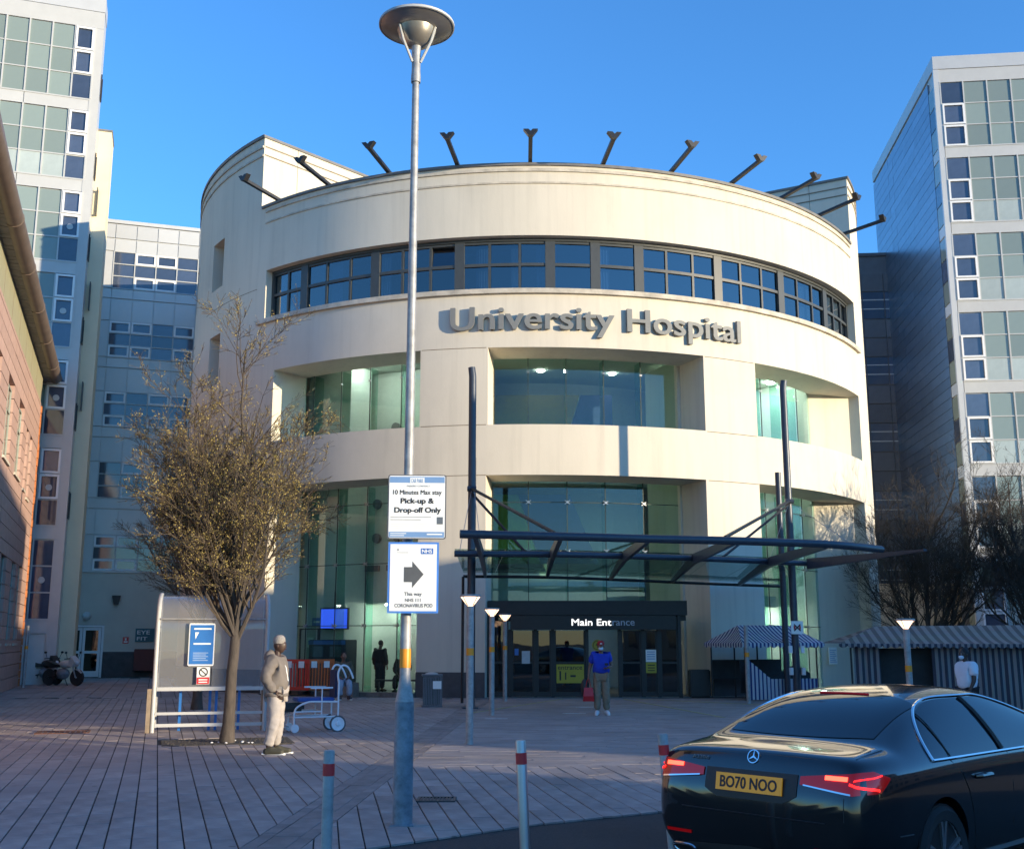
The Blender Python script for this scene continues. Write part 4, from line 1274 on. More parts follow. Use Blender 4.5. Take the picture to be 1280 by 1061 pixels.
# ================================================================ shelter
SHX, SHY = -6.75, 21.4
sh = thing('smoking_shelter', 'curved perspex shelter with pale posts and blue leaning rails beside the street tree', 'shelter', (SHX, SHY, 0), R(15))
PERSP = glass_mat('smoky perspex', (.74, .76, .79), 1.5, 0.35, opac=.32, ocol=(.46, .47, .50))
SHW = 2.05
prof = [(0, .82), (0, 1.9), (.03, 2.1), (.13, 2.32), (.32, 2.47), (.6, 2.56), (1.0, 2.60)]
for x in (0, SHW):
    MB().tube([(x, 0, 0)] + [(x, q.x, q.y) for q in smooth_poly([(a, b, 0) for a, b in prof], 4)], .04, 10).build("hoop_post", WHITEP, sh, smooth=True)
    MB().tube([(x, 1.0, 2.6), (x, 1.0, 0)], .035, 8).build('rear_post', GALV, sh, smooth=True)
MB().box(-.12, -.045, -.06, .06, 0, .8).build('post_shoe', mat('worn tan paint', (.26, .2, .14), .8, var=.3, scale=6), sh)
MB().box(SHW - .06, SHW + .0, .06, .12, 0, .8).build('post_shoe', mat('worn tan paint', (.26, .2, .14)), sh)
pp = smooth_poly([(a, b, 0) for a, b in prof], 4)
for x0, x1 in ((.045, SHW/2 - .008), (SHW/2 + .008, SHW - .045)):
    vs = []; fs = []
    for i, q_ in enumerate(pp):
        vs += [(x0, q_.x + .0, q_.y), (x1, q_.x, q_.y)]
    for i in range(len(pp) - 1): fs.append((2*i, 2*i+1, 2*i+3, 2*i+2))
    MB().add(vs, fs).build('perspex_sheet', PERSP, sh, smooth=True, fix=False)
MB().tube([(.04, -.01, 2.1), (SHW - .04, -.01, 2.1)], .018, 8).build('cross_rail', GALV, sh)
MB().box(.04, SHW - .04, -.03, .03, .76, .83).build('sill_rail', WHITEP, sh)
MB().box(.04, SHW - .04, -.025, .025, .32, .37).build('lower_rail', WHITEP, sh)
MB().box(.04, SHW - .04, -.025, .025, .10, .16).build('lower_rail', WHITEP, sh)
for x in (.45, 1.0, 1.12, 1.55):
    MB().box(x, x + .05, .35, .40, 0.0, .78).build('bench_leg', BLUE, sh)
MB().tube([(.2, .375, .8), (1.8, .375, .8)], .03, 8).build('bench_rail', GALV, sh)
nb = thing('notice_board', 'blue notice board with white text fixed to the perspex shelter', 'sign', (SHX + .62*CA, SHY + .62*sin(R(15)) - .05, 0), R(15))
MB().prism([(-.02, 1.24), (.0, 1.22), (.44, 1.22), (.46, 1.24), (.46, 2.0), (.44, 2.02), (.0, 2.02), (-.02, 2.0)], -.03, -.01).build('rim', SIGNW, nb)
MB().box(.0, .44, -.035, -.031, 1.25, 1.99).build('face', BLUE, nb)
for z in (1.9, 1.62): MB().box(.07, .39, -.038, -.0355, z, z + .03).build('print', SIGNW, nb)
for k in range(5): MB().box(.07, .35 - .04*(k % 2), -.038, -.0355, 1.32 + .035*k, 1.33 + .035*k).build('print', mat('pale print', (.4, .5, .65), .5), nb)
MB().prism([(.09, 1.85), (.16, 1.85), (.10, 1.72)], -.038, -.0355).build('print', SIGNW, nb)
nsn = thing('no_smoking_sign', 'small white and red prohibition sign under the blue notice board', 'sign', (SHX + .78*CA, SHY + .78*sin(R(15)) - .05, 0), R(15))
MB().box(0, .24, -.03, -.012, .88, 1.2).build('plate', SIGNW, nsn)
MB().box(.005, .235, -.034, -.0305, .885, 1.01).build('red_panel', RED, nsn)
rg = MB().lathe([(.085, -.034), (.085, -.0305)], (.12, 0, 1.105), 18, axis='y').build('ring', INK, nsn)
MB().lathe([(.062, -.038), (.062, -.0345)], (.12, 0, 1.105), 18, axis='y').build('ring_fill', SIGNW, nsn)
MB().beam((.07, -.04, 1.15), (.17, -.04, 1.06), .003, .02).build('bar', INK, nsn)
for k in range(2): MB().box(.04, .2, -.038, -.0345, .91 + .045*k, .93 + .045*k).build('print', SIGNW, nsn)

# tree pit
tp = thing('tree_pit', 'dark gravel tree pit around the trunk of the budding tree', 'tree pit', (pit[0], pit[1], 0), R(17.5))
MB().box(-1.2, .95, -.62, .62, -.05, .006).build('soil', SOIL, tp)
rs = random.Random(2)
pb = MB()
for k in range(260):
    x, y, r = rs.uniform(-1.15, .9), rs.uniform(-.58, .58), rs.uniform(.008, .022)
    pb.add([(x-r, y, .006), (x, y-r, .006), (x+r, y, .006), (x, y+r, .006), (x, y, .006 + r)], [(0,1,4),(1,2,4),(2,3,4),(3,0,4)])
pb.build('gravel', SOIL, tp)['kind'] = 'stuff'
LIT = WHITE
for k in range(9):
    x, y = rs.uniform(-.4, .6), rs.uniform(-.5, .1)
    o = MB().ball((0, 0, 0), (.025, .02, .012), 6, 4).build('litter_scrap', LIT, tp); o.location = (x, y, .015)
# ================================================================ trees
BARK = mat('grey brown bark', (.075, .060, .048), .9, var=.35, scale=14, bump=.4, stretch=(1, 1, .3))
TWIG = mat('brown twig', (.085, .062, .040), .9, var=.25, scale=6)
TWIG_D = mat('dark twig', (.058, .045, .034), .9, var=.25, scale=6)
BUD = mat('olive bud leaf', (.31, .235, .06), .7, var=.3, scale=3)
def grow_tree(name, label, loc, fork, r0, limbs, height, spread, seed, budn, lean=(0, 0), twm=TWIG, bias=(0, 0), levels=4, group=None, low=.0, dens=1.0):
    rg = random.Random(seed)
    t = thing(name, label, 'tree', loc, 0, group)
    trunk = MB(); tw = MB(); tips = []
    top = Vector((lean[0], lean[1], fork))
    n = 7
    pts = [Vector((lean[0]*(i/n)**1.3 + rg.uniform(-.012, .012), lean[1]*i/n, fork*i/n)) for i in range(n + 1)]
    trunk.tube(pts, [r0 * (1.35 - .35*min(1, i/1.2)) * (1 - .22*i/n) for i in range(n + 1)], 12)
    def branch(mb, p, d, ln, r, lev):
        steps = max(2, int(ln / (.32 if lev < 2 else .2)))
        pts = [p]; rs = [r]; q = p.copy(); dd = d.normalized()
        for i in range(steps):
            dd = (dd + Vector((rg.gauss(0, .09), rg.gauss(0, .09), rg.gauss(0.05 if lev < 3 else .02, .07)))).normalized()
            q = q + dd * ln / steps
            pts.append(q.copy()); rs.append(max(.0035, r * (1 - .75 * (i+1)/steps)))
        mb.tube(pts, rs, 6 if lev == 0 else (4 if lev == 1 else 3), caps=lev < 1)
        if lev >= levels - 1:
            tips.append(pts); return
        nk = (int(7 + ln * 1.6), int(6 + ln * 2.4), int(4 + ln * 4), 4)[min(lev, 3)]
        nk = int(nk * dens)
        for k in range(nk):
            f = rg.uniform(.18, 1.0)
            i = min(steps - 1, int(f * steps))
            bp = pts[i].lerp(pts[i+1], f*steps - i)
            base = (pts[i+1] - pts[i]).normalized()
            side = base.orthogonal(); side.rotate(Matrix.Rotation(rg.uniform(0, 2*pi), 3, base))
            ang = rg.uniform(.35, .75)
            nd = base * cos(ang) + side * sin(ang) + Vector((0, 0, .12))
            L = ln * rg.uniform(.28, .5) * (1.15 - .5*f)
            branch(tw, bp, nd, max(.18, L), max(.004, rs[i] * .5), lev + 1)
    for k in range(limbs):
        a = 2*pi*k/limbs + rg.uniform(-.3, .3)
        e = rg.uniform(.18, 1.0) ** .8
        reach = spread * e
        h = height - fork
        hz = h * (1.0 - .58 * e ** 1.6) * rg.uniform(.85, 1.0)
        tgt = Vector((cos(a) * reach + bias[0], sin(a) * reach + bias[1], hz))
        st = top + Vector((rg.uniform(-.03, .03), rg.uniform(-.03, .03), rg.uniform(-.45, .1) if k > 2 else 0))
        L = tgt.length
        branch(trunk, st, tgt.normalized() + Vector((cos(a), sin(a), -.1 - low)) * .18, L, r0 * rg.uniform(.26, .42), 0)
    # a leading stem
    branch(trunk, top, Vector((bias[0]*.2, bias[1]*.2, 1)), height - fork, r0 * .5, 0)
    trunk.build('trunk', BARK, t, smooth=True, fix=False)
    c = tw.build('crown', twm, t, fix=False)
    if budn:
        bd_ = MB()
        wts = tips
        for k in range(budn):
            pts = rg.choice(wts)
            i = rg.randrange(len(pts) - 1)
            p = pts[i].lerp(pts[i+1], rg.random())
            # bud size varies at random
            s = rg.uniform(.008, .019)
            d = Vector((rg.gauss(0, 1), rg.gauss(0, 1), rg.gauss(.4, .8))).normalized()
            e_ = d.orthogonal().normalized() * s * .55
            f_ = d.cross(e_)
            p = p + d * .01
            bd_.add([p - e_*.2, p + d*s - e_, p + d*s*2.0, p + d*s + e_], [(0, 1, 2, 3)])
        b = bd_.build('leaf_buds', BUD, c, fix=False)
        b['kind'] = 'stuff'
    return t
grow_tree('street_tree', 'budding hornbeam like street tree with an upright fan of twigs, beside the standing man', (-4.82, 19.36, 0), 2.05, .105, 22, 6.8, 1.08, 21, 30000,
          lean=(.06, 0), bias=(-.46, 0), dens=1.05, low=.06)
grow_tree('street_tree', 'smaller budding street tree behind the perspex shelter', (-7.9, 28.5, 0), 2.2, .12, 13, 6.6, 1.5, 5, 7000)
t1 = grow_tree('bare_tree', 'bare dark branched tree left of the row behind the long striped stall', (14.3, 38.5, 0), 1.3, .15, 17, 7.5, 3.2, 9, 0, twm=TWIG_D, group='bare trees behind the long stall', low=.1, dens=1.15)
dup(t1, (17.4, 37.0, 0), 2.1, label='tall bare tree in the middle of the row behind the long striped stall')
dup(t1, (20.6, 39.5, 0), 4.0, label='bare tree at the right frame edge behind the long striped stall')
COL.objects[-1].scale if False else None

# ================================================================ market stalls
def stripe_mat(name, c1, c2, freq, axis):
    m = bpy.data.materials.new(name); m.use_nodes = True
    t = m.node_tree; b = t.nodes['Principled BSDF']; b.inputs['Roughness'].default_value = .9
    tc = t.nodes.new('ShaderNodeTexCoord'); sx = t.nodes.new('ShaderNodeSeparateXYZ')
    t.links.new(tc.outputs['Object'], sx.inputs[0])
    mu = t.nodes.new('ShaderNodeMath'); mu.operation = 'MULTIPLY'; mu.inputs[1].default_value = freq
    t.links.new(sx.outputs[axis], mu.inputs[0])
    fr = t.nodes.new('ShaderNodeMath'); fr.operation = 'FRACT'; t.links.new(mu.outputs[0], fr.inputs[0])
    gt = t.nodes.new('ShaderNodeMath'); gt.operation = 'GREATER_THAN'; gt.inputs[1].default_value = .5
    t.links.new(fr.outputs[0], gt.inputs[0])
    n = t.nodes.new('ShaderNodeTexNoise'); n.inputs['Scale'].default_value = 5
    mx = t.nodes.new('ShaderNodeMix'); mx.data_type = 'RGBA'
    mx.inputs[6].default_value = (*c1, 1); mx.inputs[7].default_value = (*c2, 1)
    t.links.new(gt.outputs[0], mx.inputs[0])
    mv = t.nodes.new('ShaderNodeMix'); mv.data_type = 'RGBA'; mv.blend_type = 'MULTIPLY'; mv.inputs[0].default_value = .35
    t.links.new(mx.outputs[2], mv.inputs[6]); t.links.new(n.outputs['Color'], mv.inputs[7])
    t.links.new(mv.outputs[2], b.inputs['Base Color'])
    return m
STR_X = stripe_mat('blue and white stripe', (.05, .065, .20), (.62, .64, .68), 7.5, 0)
STR_Y = stripe_mat('blue and white stripe across', (.05, .065, .20), (.62, .64, .68), 7.5, 1)
STR_G = stripe_mat('faded grey stripe', (.055, .055, .075), (.27, .25, .24), 7.0, 0)
STR_R = stripe_mat('faded roof stripe', (.13, .115, .105), (.27, .245, .225), 4.2, 0)
TARP = mat('dark tarpaulin', (.022, .026, .028), .8, var=.3, scale=3)
def scallop(mb, a, b, h, n, mi=0):
    """hanging scalloped valance between two points"""
    a = Vector(a); b = Vector(b)
    vs = []; fs = []
    for i in range(n * 4 + 1):
        p = a.lerp(b, i / (n * 4)); k = i % 4
        d = h * (.55 + .45 * sin(pi * (k / 4 if i % 4 else 0)))
        vs += [p, p - Vector((0, 0, d))]
    for i in range(n * 4): fs.append((2*i, 2*i+2, 2*i+3, 2*i+1))
    mb.add(vs, fs, mi)
st = thing('market_stall', 'small stall with blue and white striped awning and skirt beside the entrance pillar', 'market stall', (6.72, 32.55, 0), R(22))
L, D = 2.5, 1.9
aw = MB()
ov = .18
ez, rz_ = 1.62, 2.14
P0, P1, P2, P3 = (-ov, -ov, ez), (L+ov, -ov, ez), (L+ov, D, ez), (-ov, D, ez)
R0, R1 = (.35, .85, rz_), (L-.35, .85, rz_)
def sag(mb, a, b, c, d, mi, n=6):
    a, b, c, d = map(Vector, (a, b, c, d)); vs = []; fs = []
    for i in range(n + 1):
        for j in range(n + 1):
            p = a.lerp(b, i/n).lerp(d.lerp(c, i/n), j/n)
            p.z -= .07 * sin(pi*i/n) ** 2 * sin(pi*j/n)
            vs.append(p)
    for i in range(n):
        for j in range(n): fs.append((i*(n+1)+j, (i+1)*(n+1)+j, (i+1)*(n+1)+j+1, i*(n+1)+j+1))
    mb.add(vs, fs, mi)
sag(aw, P0, P1, R1, R0, 0); sag(aw, P1, P2, R1, R1, 1); sag(aw, P2, P3, R0, R1, 0); sag(aw, P3, P0, R0, R0, 1)
aw.build('awning', [STR_X, STR_Y], st, smooth=True)
va = MB(); scallop(va, P0, P1, .14, 12); scallop(va, P3, P0, .14, 8, 1); scallop(va, P1, P2, .14, 8, 1)
va.build('valance', [STR_X, STR_Y], st, fix=False)
for x, y in ((0, 0), (L, 0), (0, D - .1), (L, D - .1), (L*.33, D-.1), (L*.66, D-.1)):
    MB().tube([(x, y, 0), (x, y, ez)], .025, 8).build('pole', BLACKM, st)
MB().box(0, L, D - .12, D - .1, .55, 1.12).build('back_tarpaulin', TARP, st)
MB().prism([(.02, .2), (L*.98, .2), (L*.98, .75), (L*.78, 1.0), (L*.4, .62), (.9, .62), (.02, 1.15)], .3, .32).build('dark_cover', TARP, st)
fr_ = MB(); nf = 60
vs = []; fs = []
for i in range(nf + 1):
    x = L * i / nf; y = -.02 + .02 * sin(i * 1.9)
    h = .6 if x > .85 else .6 + (.85 - x) / .85 * .62
    vs += [(x, y, .02), (x, y, h)]
for i in range(nf): fs.append((2*i, 2*i+2, 2*i+3, 2*i+1))
fr_.add(vs, fs)
fr_.build('skirt', STR_X, st, smooth=True, fix=False)

s2 = thing('long_market_stall', 'long shuttered market stall with faded striped roof and closed striped curtains on the right', 'market stall', (8.5, 28.4, 0), R(-7))
L2 = 9.0
rb = MB()
sag(rb, (-.3, -.3, 1.62), (L2, -.3, 1.60), (L2, 1.2, 2.12), (.9, 1.2, 2.06), 0, 14)
sag(rb, (-.3, -.3, 1.62), (.9, 1.2, 2.06), (.9, 1.2, 2.06), (-.3, 2.6, 1.62), 0, 5)
rb.build('roof_cover', STR_R, s2, smooth=True)
v2 = MB(); scallop(v2, (-.3, -.3, 1.62), (L2, -.3, 1.60), .11, 44); v2.build('valance', STR_G, s2, fix=False)
def curtain_strip(x0, x1, y, z0, z1, name, m, ph=0):
    c = MB(); n = int((x1 - x0) / .045); vs = []; fs = []
    for i in range(n + 1):
        x = x0 + (x1 - x0) * i / n
        vs += [(x, y + .035 * sin(i * 1.35 + ph), z0), (x + .02*sin(i*.3), y + .02 * sin(i * 1.35 + ph), z1)]
    for i in range(n): fs.append((2*i, 2*i+2, 2*i+3, 2*i+1))
    return c.add(vs, fs).build(name, m, s2, smooth=True, fix=False)
curtain_strip(.1, .75, 0, .05, 1.56, 'curtain', STR_G)
curtain_strip(2.0, L2, 0, .05, 1.56, 'curtain', STR_G, 1)
MB().box(.5, 2.2, .35, .38, .0, 1.5).build('opening_shade', TARP, s2)  # dark sheet painting the shade inside the stall
for x in (.05, 2.1, 4.3, 6.5, 8.7):
    MB().tube([(x, .08, 0), (x, .08, 1.6)], .025, 6).build('pole', BLACKM, s2)
MB().box(4.55, 5.6, -.33, -.315, 1.42, 1.6).build('blue_trim', STR_X, s2)

# notice, key pad on the round wall right of the small stall
ns = thing('wall_notice', 'white wall notice with blue writing at the right end of the round building', 'sign', (DX + pol(58.2, DR - 2).x + .3, DY + pol(58.2, DR - 2).y - 1.0, 0), R(40))
MB().box(-.25, .25, -.03, -.01, .85, 1.45).build('plate', SIGNW, ns)
for k in range(7): MB().box(-.2, .2 - .05*(k % 3), -.034, -.0305, .92 + .07*k, .945 + .07*k).build('print', PBLUE, ns)

# red plastic barriers, chapter style, inside the glass
PLRED = mat('red barrier plastic', (.62, .05, .03), .5, var=.08, scale=3)
PLOR = mat('orange barrier plastic', (.60, .14, .03), .5, var=.08, scale=3)
def barrier(label, x, y, rz, m):
    t = thing('plastic_barrier', label, 'barrier', (x, y, .06), rz, 'plastic pedestrian barriers')
    b = MB().box(-.48, .48, -.03, .03, .94, 1.06).box(-.48, .48, -.03, .03, .12, .22).box(-.48, -.42, -.03, .03, .221, .939).box(.42, .48, -.03, .03, .221, .939)
    for k in range(8): b.box(-.36 + .1*k, -.31 + .1*k, -.015, .015, .221, .939)
    b.build('panel', m, t)
    for x0 in (-.3, .3): MB().box(x0 - .08, x0 + .08, -.25, .25, 0, .1).build('foot', BLACKM, t)
    for x0 in (-.3, .12): MB().box(x0, x0 + .19, -.036, -.031, .8, 1.0).build('label_plate', SIGNW, t)
barrier('bright red plastic barrier nearer the shelter, behind the wheeled chair', -6.75, 35.2, R(-14), PLRED)
barrier('orange red plastic barrier at an angle beside the cash machines', -6.02, 35.4, R(32), PLOR)

# screen, cash machines, blue sign and pale door seen through the left glass
tv = thing('wall_screen', 'blue information screen hanging behind the left glass wall', 'screen', (-6.03, 37.97, 2.42), R(-24))
box_part('casing', BLACKM, tv, -.56, .56, 0, .08, -.36, .36)
MB().box(-.52, .52, -.012, -.002, -.32, .32).build('picture', mat('lit blue screen', (.02, .04, .3), .3, emit=(.03, .07, .55), estr=.55), tv)
MB().tube([(0, .04, .36), (0, .04, .9)], .03, 8).build('hanger', BLACKM, tv)
for i, (x, y) in enumerate(((-6.59, 38.2), (-5.91, 37.75))):
    a = thing('cash_machine', ('left' if i == 0 else 'right') + ' one of two dark cash machines under the blue screen', 'cash machine', (x, y, 0), R(-33))
    box_part('cabinet', mat('dark blue machine', (.03, .045, .06), .4), a, -.42, .42, 0, .6, 0, 1.72, .02)
    MB().box(-.25, .25, -.012, -.002, 1.15, 1.5).build('display', mat('dim display', (.1, .16, .2), .3), a)
    MB().box(-.25, .25, -.15, -.001, .95, 1.0).build('keypad', STEEL, a)
    MB().box(-.42, .42, -.02, -.001, 1.56, 1.7).build('header', BLUE, a)
dw = thing('pale_side_door', 'pale inner door with a notice behind the left glass', 'door', (-6.98, 38.74, 0), R(-37))
box_part('leaf', WHITEP, dw, -.42, .42, 0, .05, 0, 2.05)
MB().box(-.47, -.43, -.04, .06, 0, 2.1).box(.43, .47, -.04, .06, 0, 2.1).box(-.429, .429, -.04, .06, 2.06, 2.1).build('frame', BLACKM, dw)
MB().box(-.1, .2, -.012, -.002, 1.45, 1.8).build('notice', SIGNW, dw)
bs = thing('inner_sign', 'small blue sign high above the pale inner door', 'sign', (-6.71, 38.53, 2.32), R(-35))
MB().box(-.22, .22, 0, .02, -.14, .14).build('plate', BLUE, bs)
MB().box(-.15, .15, -.004, -.001, -.03, .03).build('print', SIGNW, bs)

# ================================================================ wheeled porter chair
PAINTW = mat('white enamel tube', (.72, .74, .78), .35, var=.03)
SEATB = mat('blue vinyl', (.02, .07, .30), .5, var=.1)
SEATN = mat('navy back cloth', (.018, .03, .09), .8, var=.15)
wc = thing('wheelchair', 'white tube hospital wheelchair with blue seat and navy back next to the standing man', 'wheelchair', (-3.80, 21.75, 0), R(24))
for y in (-.25, .25):
    fm = MB()
    fm.tube(smooth_poly([(-.42, y, .13), (-.42, y, .36), (-.36, y, .47), (-.18, y, .55), (0, y, .56), (.42, y, .55)], 4), .018, 8)
    fm.tube([(.42, y, .12), (.42, y, .95)], .018, 8)
    fm.tube(smooth_poly([(.42, y, .9), (.40, y, 1.08), (.47, y, 1.22), (.58, y, 1.20), (.66, y, 1.08), (.70, y, .98)], 4), .019, 8)
    fm.tube([(-.42, y, .28), (.42, y, .28)], .015, 8)
    fm.tube([(-.42, y, .38), (.1, y, .38)], .013, 8)
    fm.tube([(.1, y, .28), (.1, y, .8)], .014, 8)
    fm.build('side_frame', PAINTW, wc, smooth=True)
    MB().box(-.12, .30, y - .035, y + .035, .80, .83).build('armrest', PAINTW, wc)
    w = MB().lathe([(.03, -.03), (.05, -.012), (.10, -.010), (.128, -.02), (.128, .02), (.10, .010), (.05, .012), (.03, .03)], (.42, y, .145), 20, axis='y').build('rear_wheel', PAINTW, wc, smooth=True)
    MB().lathe([(.126, -.02), (.146, -.022), (.158, -.010), (.158, .010), (.146, .022), (.126, .02)], (.42, y, .145), 20, axis='y', caps=False).build('tyre', mat('grey tyre', (.10, .10, .11), .8), w)
    c = MB().lathe([(.03, -.016), (.075, -.014), (.08, 0), (.075, .014), (.03, .016)], (-.40, y, .08), 16, axis='y').build('castor', PAINTW, wc, smooth=True)
    MB().tube([(-.60, y*.8, .12), (-.55, y*.8, .3), (-.42, y, .36)], .013, 6).build('footrest_bar', GALV, wc)
MB().box(-.66, -.5, -.2, .2, .10, .12).build('footplate', GALV, wc)
for x, z in ((-.42, .28), (.42, .28), (.42, .55), (.1, .38)):
    MB().tube([(x, -.25, z), (x, .25, z)], .014, 8).build('cross_tube', PAINTW, wc)
box_part('seat', SEATB, wc, -.36, .36, -.23, .23, .56, .63, .02)
b = box_part('backrest', SEATN, wc, .36, .41, -.22, .22, .62, 1.14, .015)
box_part('underseat_bag', BLACKM, wc, -.62, -.2, -.16, .16, .37, .54, .05)

# ================================================================ motorbikes
def motorbike(label, x, y, rz, body):
    t = thing('motorbike', label, 'motorbike', (x, y, 0), rz, 'motorbikes by the brick wall')
    for xx, nm in ((.70, 'front_wheel'), (-.66, 'rear_wheel')):
        vs = MB()
        for k in range(24):
            pass
        w = MB().lathe([(.235, -.05), (.29, -.065), (.315, 0), (.29, .065), (.235, .05)], (xx, 0, .315), 24, axis='y').build(nm, mat('tyre rubber', (.018, .018, .019), .85), t, smooth=True)
        MB().lathe([(.04, -.055), (.04, .055)], (xx, 0, .315), 10, axis='y').build('hub', GALV, w)
        for k in range(5):
            a = 2*pi*k/5
            MB().beam((xx, 0, .315), (xx + .24*cos(a), 0, .315 + .24*sin(a)), .035, .03, up=(0, 1, 0)).build('spoke', GALV, w)
    MB().tube([(.70, -.09, .315), (.46, -.09, .95)], .025, 8).tube([(.70, .09, .315), (.46, .09, .95)], .025, 8).build('fork', GALV, t)
    MB().tube([(-.66, -.08, .315), (-.05, -.08, .42)], .03, 6).tube([(-.66, .08, .315), (-.05, .08, .42)], .03, 6).build('swing_arm', BLACKM, t)
    MB().ball((.0, 0, .45), (.30, .17, .22), 12, 8).build('engine', GALV_D, t, smooth=True)
    MB().ball((.12, 0, .80), (.34, .16, .15), 14, 8).build('fuel_tank', body, t, smooth=True)
    MB().prism([(-.85, .86), (-.7, .92), (-.3, .80), (-.05, .78), (-.05, .70), (-.5, .66), (-.75, .76)], -.13, .13).build('seat', BLACKM, t)
    MB().prism([(.36, .75), (.56, .70), (.68, .88), (.52, 1.05), (.42, 1.12), (.38, .95)], -.15, .15).build('fairing', body, t)
    MB().ball((.64, 0, .85), (.06, .10, .08), 10, 6).build('headlight', mat('headlight glass', (.6, .65, .7), .1), t, smooth=True)
    MB().prism([(.62, .62), (.78, .63), (.95, .5), (.93, .47), (.76, .58)], -.07, .07).build('front_mudguard', WHITEP, t)
    MB().tube([(.36, -.36, 1.0), (.44, -.15, 1.02), (.44, .15, 1.02), (.36, .36, 1.0)], .018, 8).build('handlebar', BLACKM, t)
    for s in (-1, 1):
        m = MB().tube([(.42, .28*s, 1.02), (.44, .36*s, 1.2)], .01, 5).ball((.44, .38*s, 1.24), (.02, .07, .045), 8, 6)
        m.build('mirror', BLACKM, t)
    MB().tube([(-.1, .16, .3), (-.35, .18, .3), (-.85, .18, .42)], .05, 10).build('exhaust', GALV, t, smooth=True)
    MB().tube([(.0, .1, .3), (-.05, .33, .0)], .015, 6).build('side_stand', BLACKM, t)
motorbike('motorbike with white fairing parked in front of the other one by the brick corner', -17.15, 43.2, R(-22), WHITEP)
motorbike('dark motorbike half hidden behind the white faired one', -18.25, 44.2, R(-30), BLACKM)
# ================================================================ people
SKIN_D = mat('dark brown skin', (.06, .032, .022), .55, var=.08, scale=8)
SKIN_M = mat('brown skin', (.22, .115, .075), .55, var=.08, scale=8)
SKIN_L = mat('light brown skin', (.30, .17, .12), .55, var=.08, scale=8)
HAIR = mat('black hair', (.012, .010, .010), .7, var=.2)
def skin_mesh(pts, edges, rad, sub=2, root=0):
    me = bpy.data.meshes.new('skin')
    me.from_pydata([tuple(p) for p in pts], edges, [])
    o = bpy.data.objects.new('skin', me); COL.objects.link(o)
    sk = o.modifiers.new('s', 'SKIN'); sk.use_smooth_shade = True
    lay = me.skin_vertices[0].data if me.skin_vertices else None
    if lay is None:
        bm = bmesh.new(); bm.from_mesh(me); bm.verts.layers.skin.verify(); bm.to_mesh(me); bm.free()
        lay = me.skin_vertices[0].data
    for i, r in enumerate(rad):
        rr = r if isinstance(r, tuple) else (r, r)
        lay[i].radius = rr; lay[i].use_root = (i == root)
    su = o.modifiers.new('b', 'SUBSURF'); su.levels = sub; su.render_levels = sub
    dg = bpy.context.evaluated_depsgraph_get()
    out = bpy.data.meshes.new_from_object(o.evaluated_get(dg))
    bpy.data.objects.remove(o)
    return out
from mathutils import noise as mnoise
def folds(me, amp=.011, sc=5.0, seed=0.0):
    """cloth creases: push the surface along its normals by ridged noise, finer across the limb than along it"""
    bm = bmesh.new(); bm.from_mesh(me)
    bmesh.ops.subdivide_edges(bm, edges=bm.edges[:], cuts=1, use_grid_fill=True, smooth=.6)
    bm.normal_update()
    for v in bm.verts:
        p = Vector((v.co.x * 1.3 + seed, v.co.y * 1.3, v.co.z * 2.1)) * sc
        k = 1 - abs(mnoise.noise(p)) * 2.2
        k2 = mnoise.noise(p * 2.3)
        v.co += v.normal * amp * (k * .8 + k2 * .5 - .2)
    bm.to_mesh(me); bm.free()
    return me
def mesh_obj(name, me, m, parent):
    if name in ('jacket', 'shirt', 'trousers'): folds(me, .013 if name != 'shirt' else .010, 4.6, len(parent['label']) * .7)
    me.materials.clear(); me.materials.append(m)
    for p in me.polygons: p.use_smooth = True
    o = bpy.data.objects.new(name, me); COL.objects.link(o); o.parent = parent
    return o
def join_meshes(ms):
    bm = bmesh.new()
    for m in ms: bm.from_mesh(m)
    out = bpy.data.meshes.new('body'); bm.to_mesh(out); bm.free(); return out
def mb_mesh(mb):
    me = bpy.data.meshes.new('m'); me.from_pydata(mb.v, [], mb.f); return me

BASE = dict(pelvis=(0, 0, .95), waist=(0, .01, 1.10), chest=(0, .015, 1.30), neck=(0, .02, 1.47), skull=(0, -.005, 1.60),
            sl=(.185, .02, 1.42), el=(.25, .03, 1.14), wl=(.27, -.03, .90), sr=(-.185, .02, 1.42), er=(-.25, .03, 1.14), wr=(-.27, -.03, .90),
            hl=(.09, 0, .92), kl=(.10, -.02, .50), al=(.11, .02, .09), hr=(-.09, 0, .92), kr=(-.10, -.02, .50), ar=(-.11, .02, .09),
            tl=(.13, -.17, .04), tr=(-.13, -.17, .04))
def hand_chains(w, e, side):
    """palm and five curled fingers as one little skinned mesh, rooted in the palm"""
    w = Vector(w); e = Vector(e); d = (w - e).normalized()
    fwd = Vector((0, -1, 0)); fwd = (fwd - d * fwd.dot(d)).normalized()
    inn = d.cross(fwd) * side
    pts = [w - d * .02, w + d * .045]; rad = [(.026, .026), (.038, .022)]; ed = [(0, 1)]
    for k, (off, ln) in enumerate(((.030, .072), (.010, .082), (-.010, .076), (-.029, .060))):
        a = w + d * .085 + fwd * off
        b_ = a + d * ln * .5 + inn * .008
        c = b_ + d * ln * .38 + inn * .026
        i = len(pts); pts += [a, b_, c]; rad += [.0105, .0092, .0078]; ed += [(1, i), (i, i+1), (i+1, i+2)]
    i = len(pts)
    pts += [w + d * .03 + fwd * .036 + inn * .012, w + d * .065 + fwd * .055 + inn * .03, w + d * .09 + fwd * .05 + inn * .035]
    rad += [.013, .011, .009]; ed += [(0, i), (i, i+1), (i+1, i+2)]
    return skin_mesh(pts, ed, rad, 1, 0)
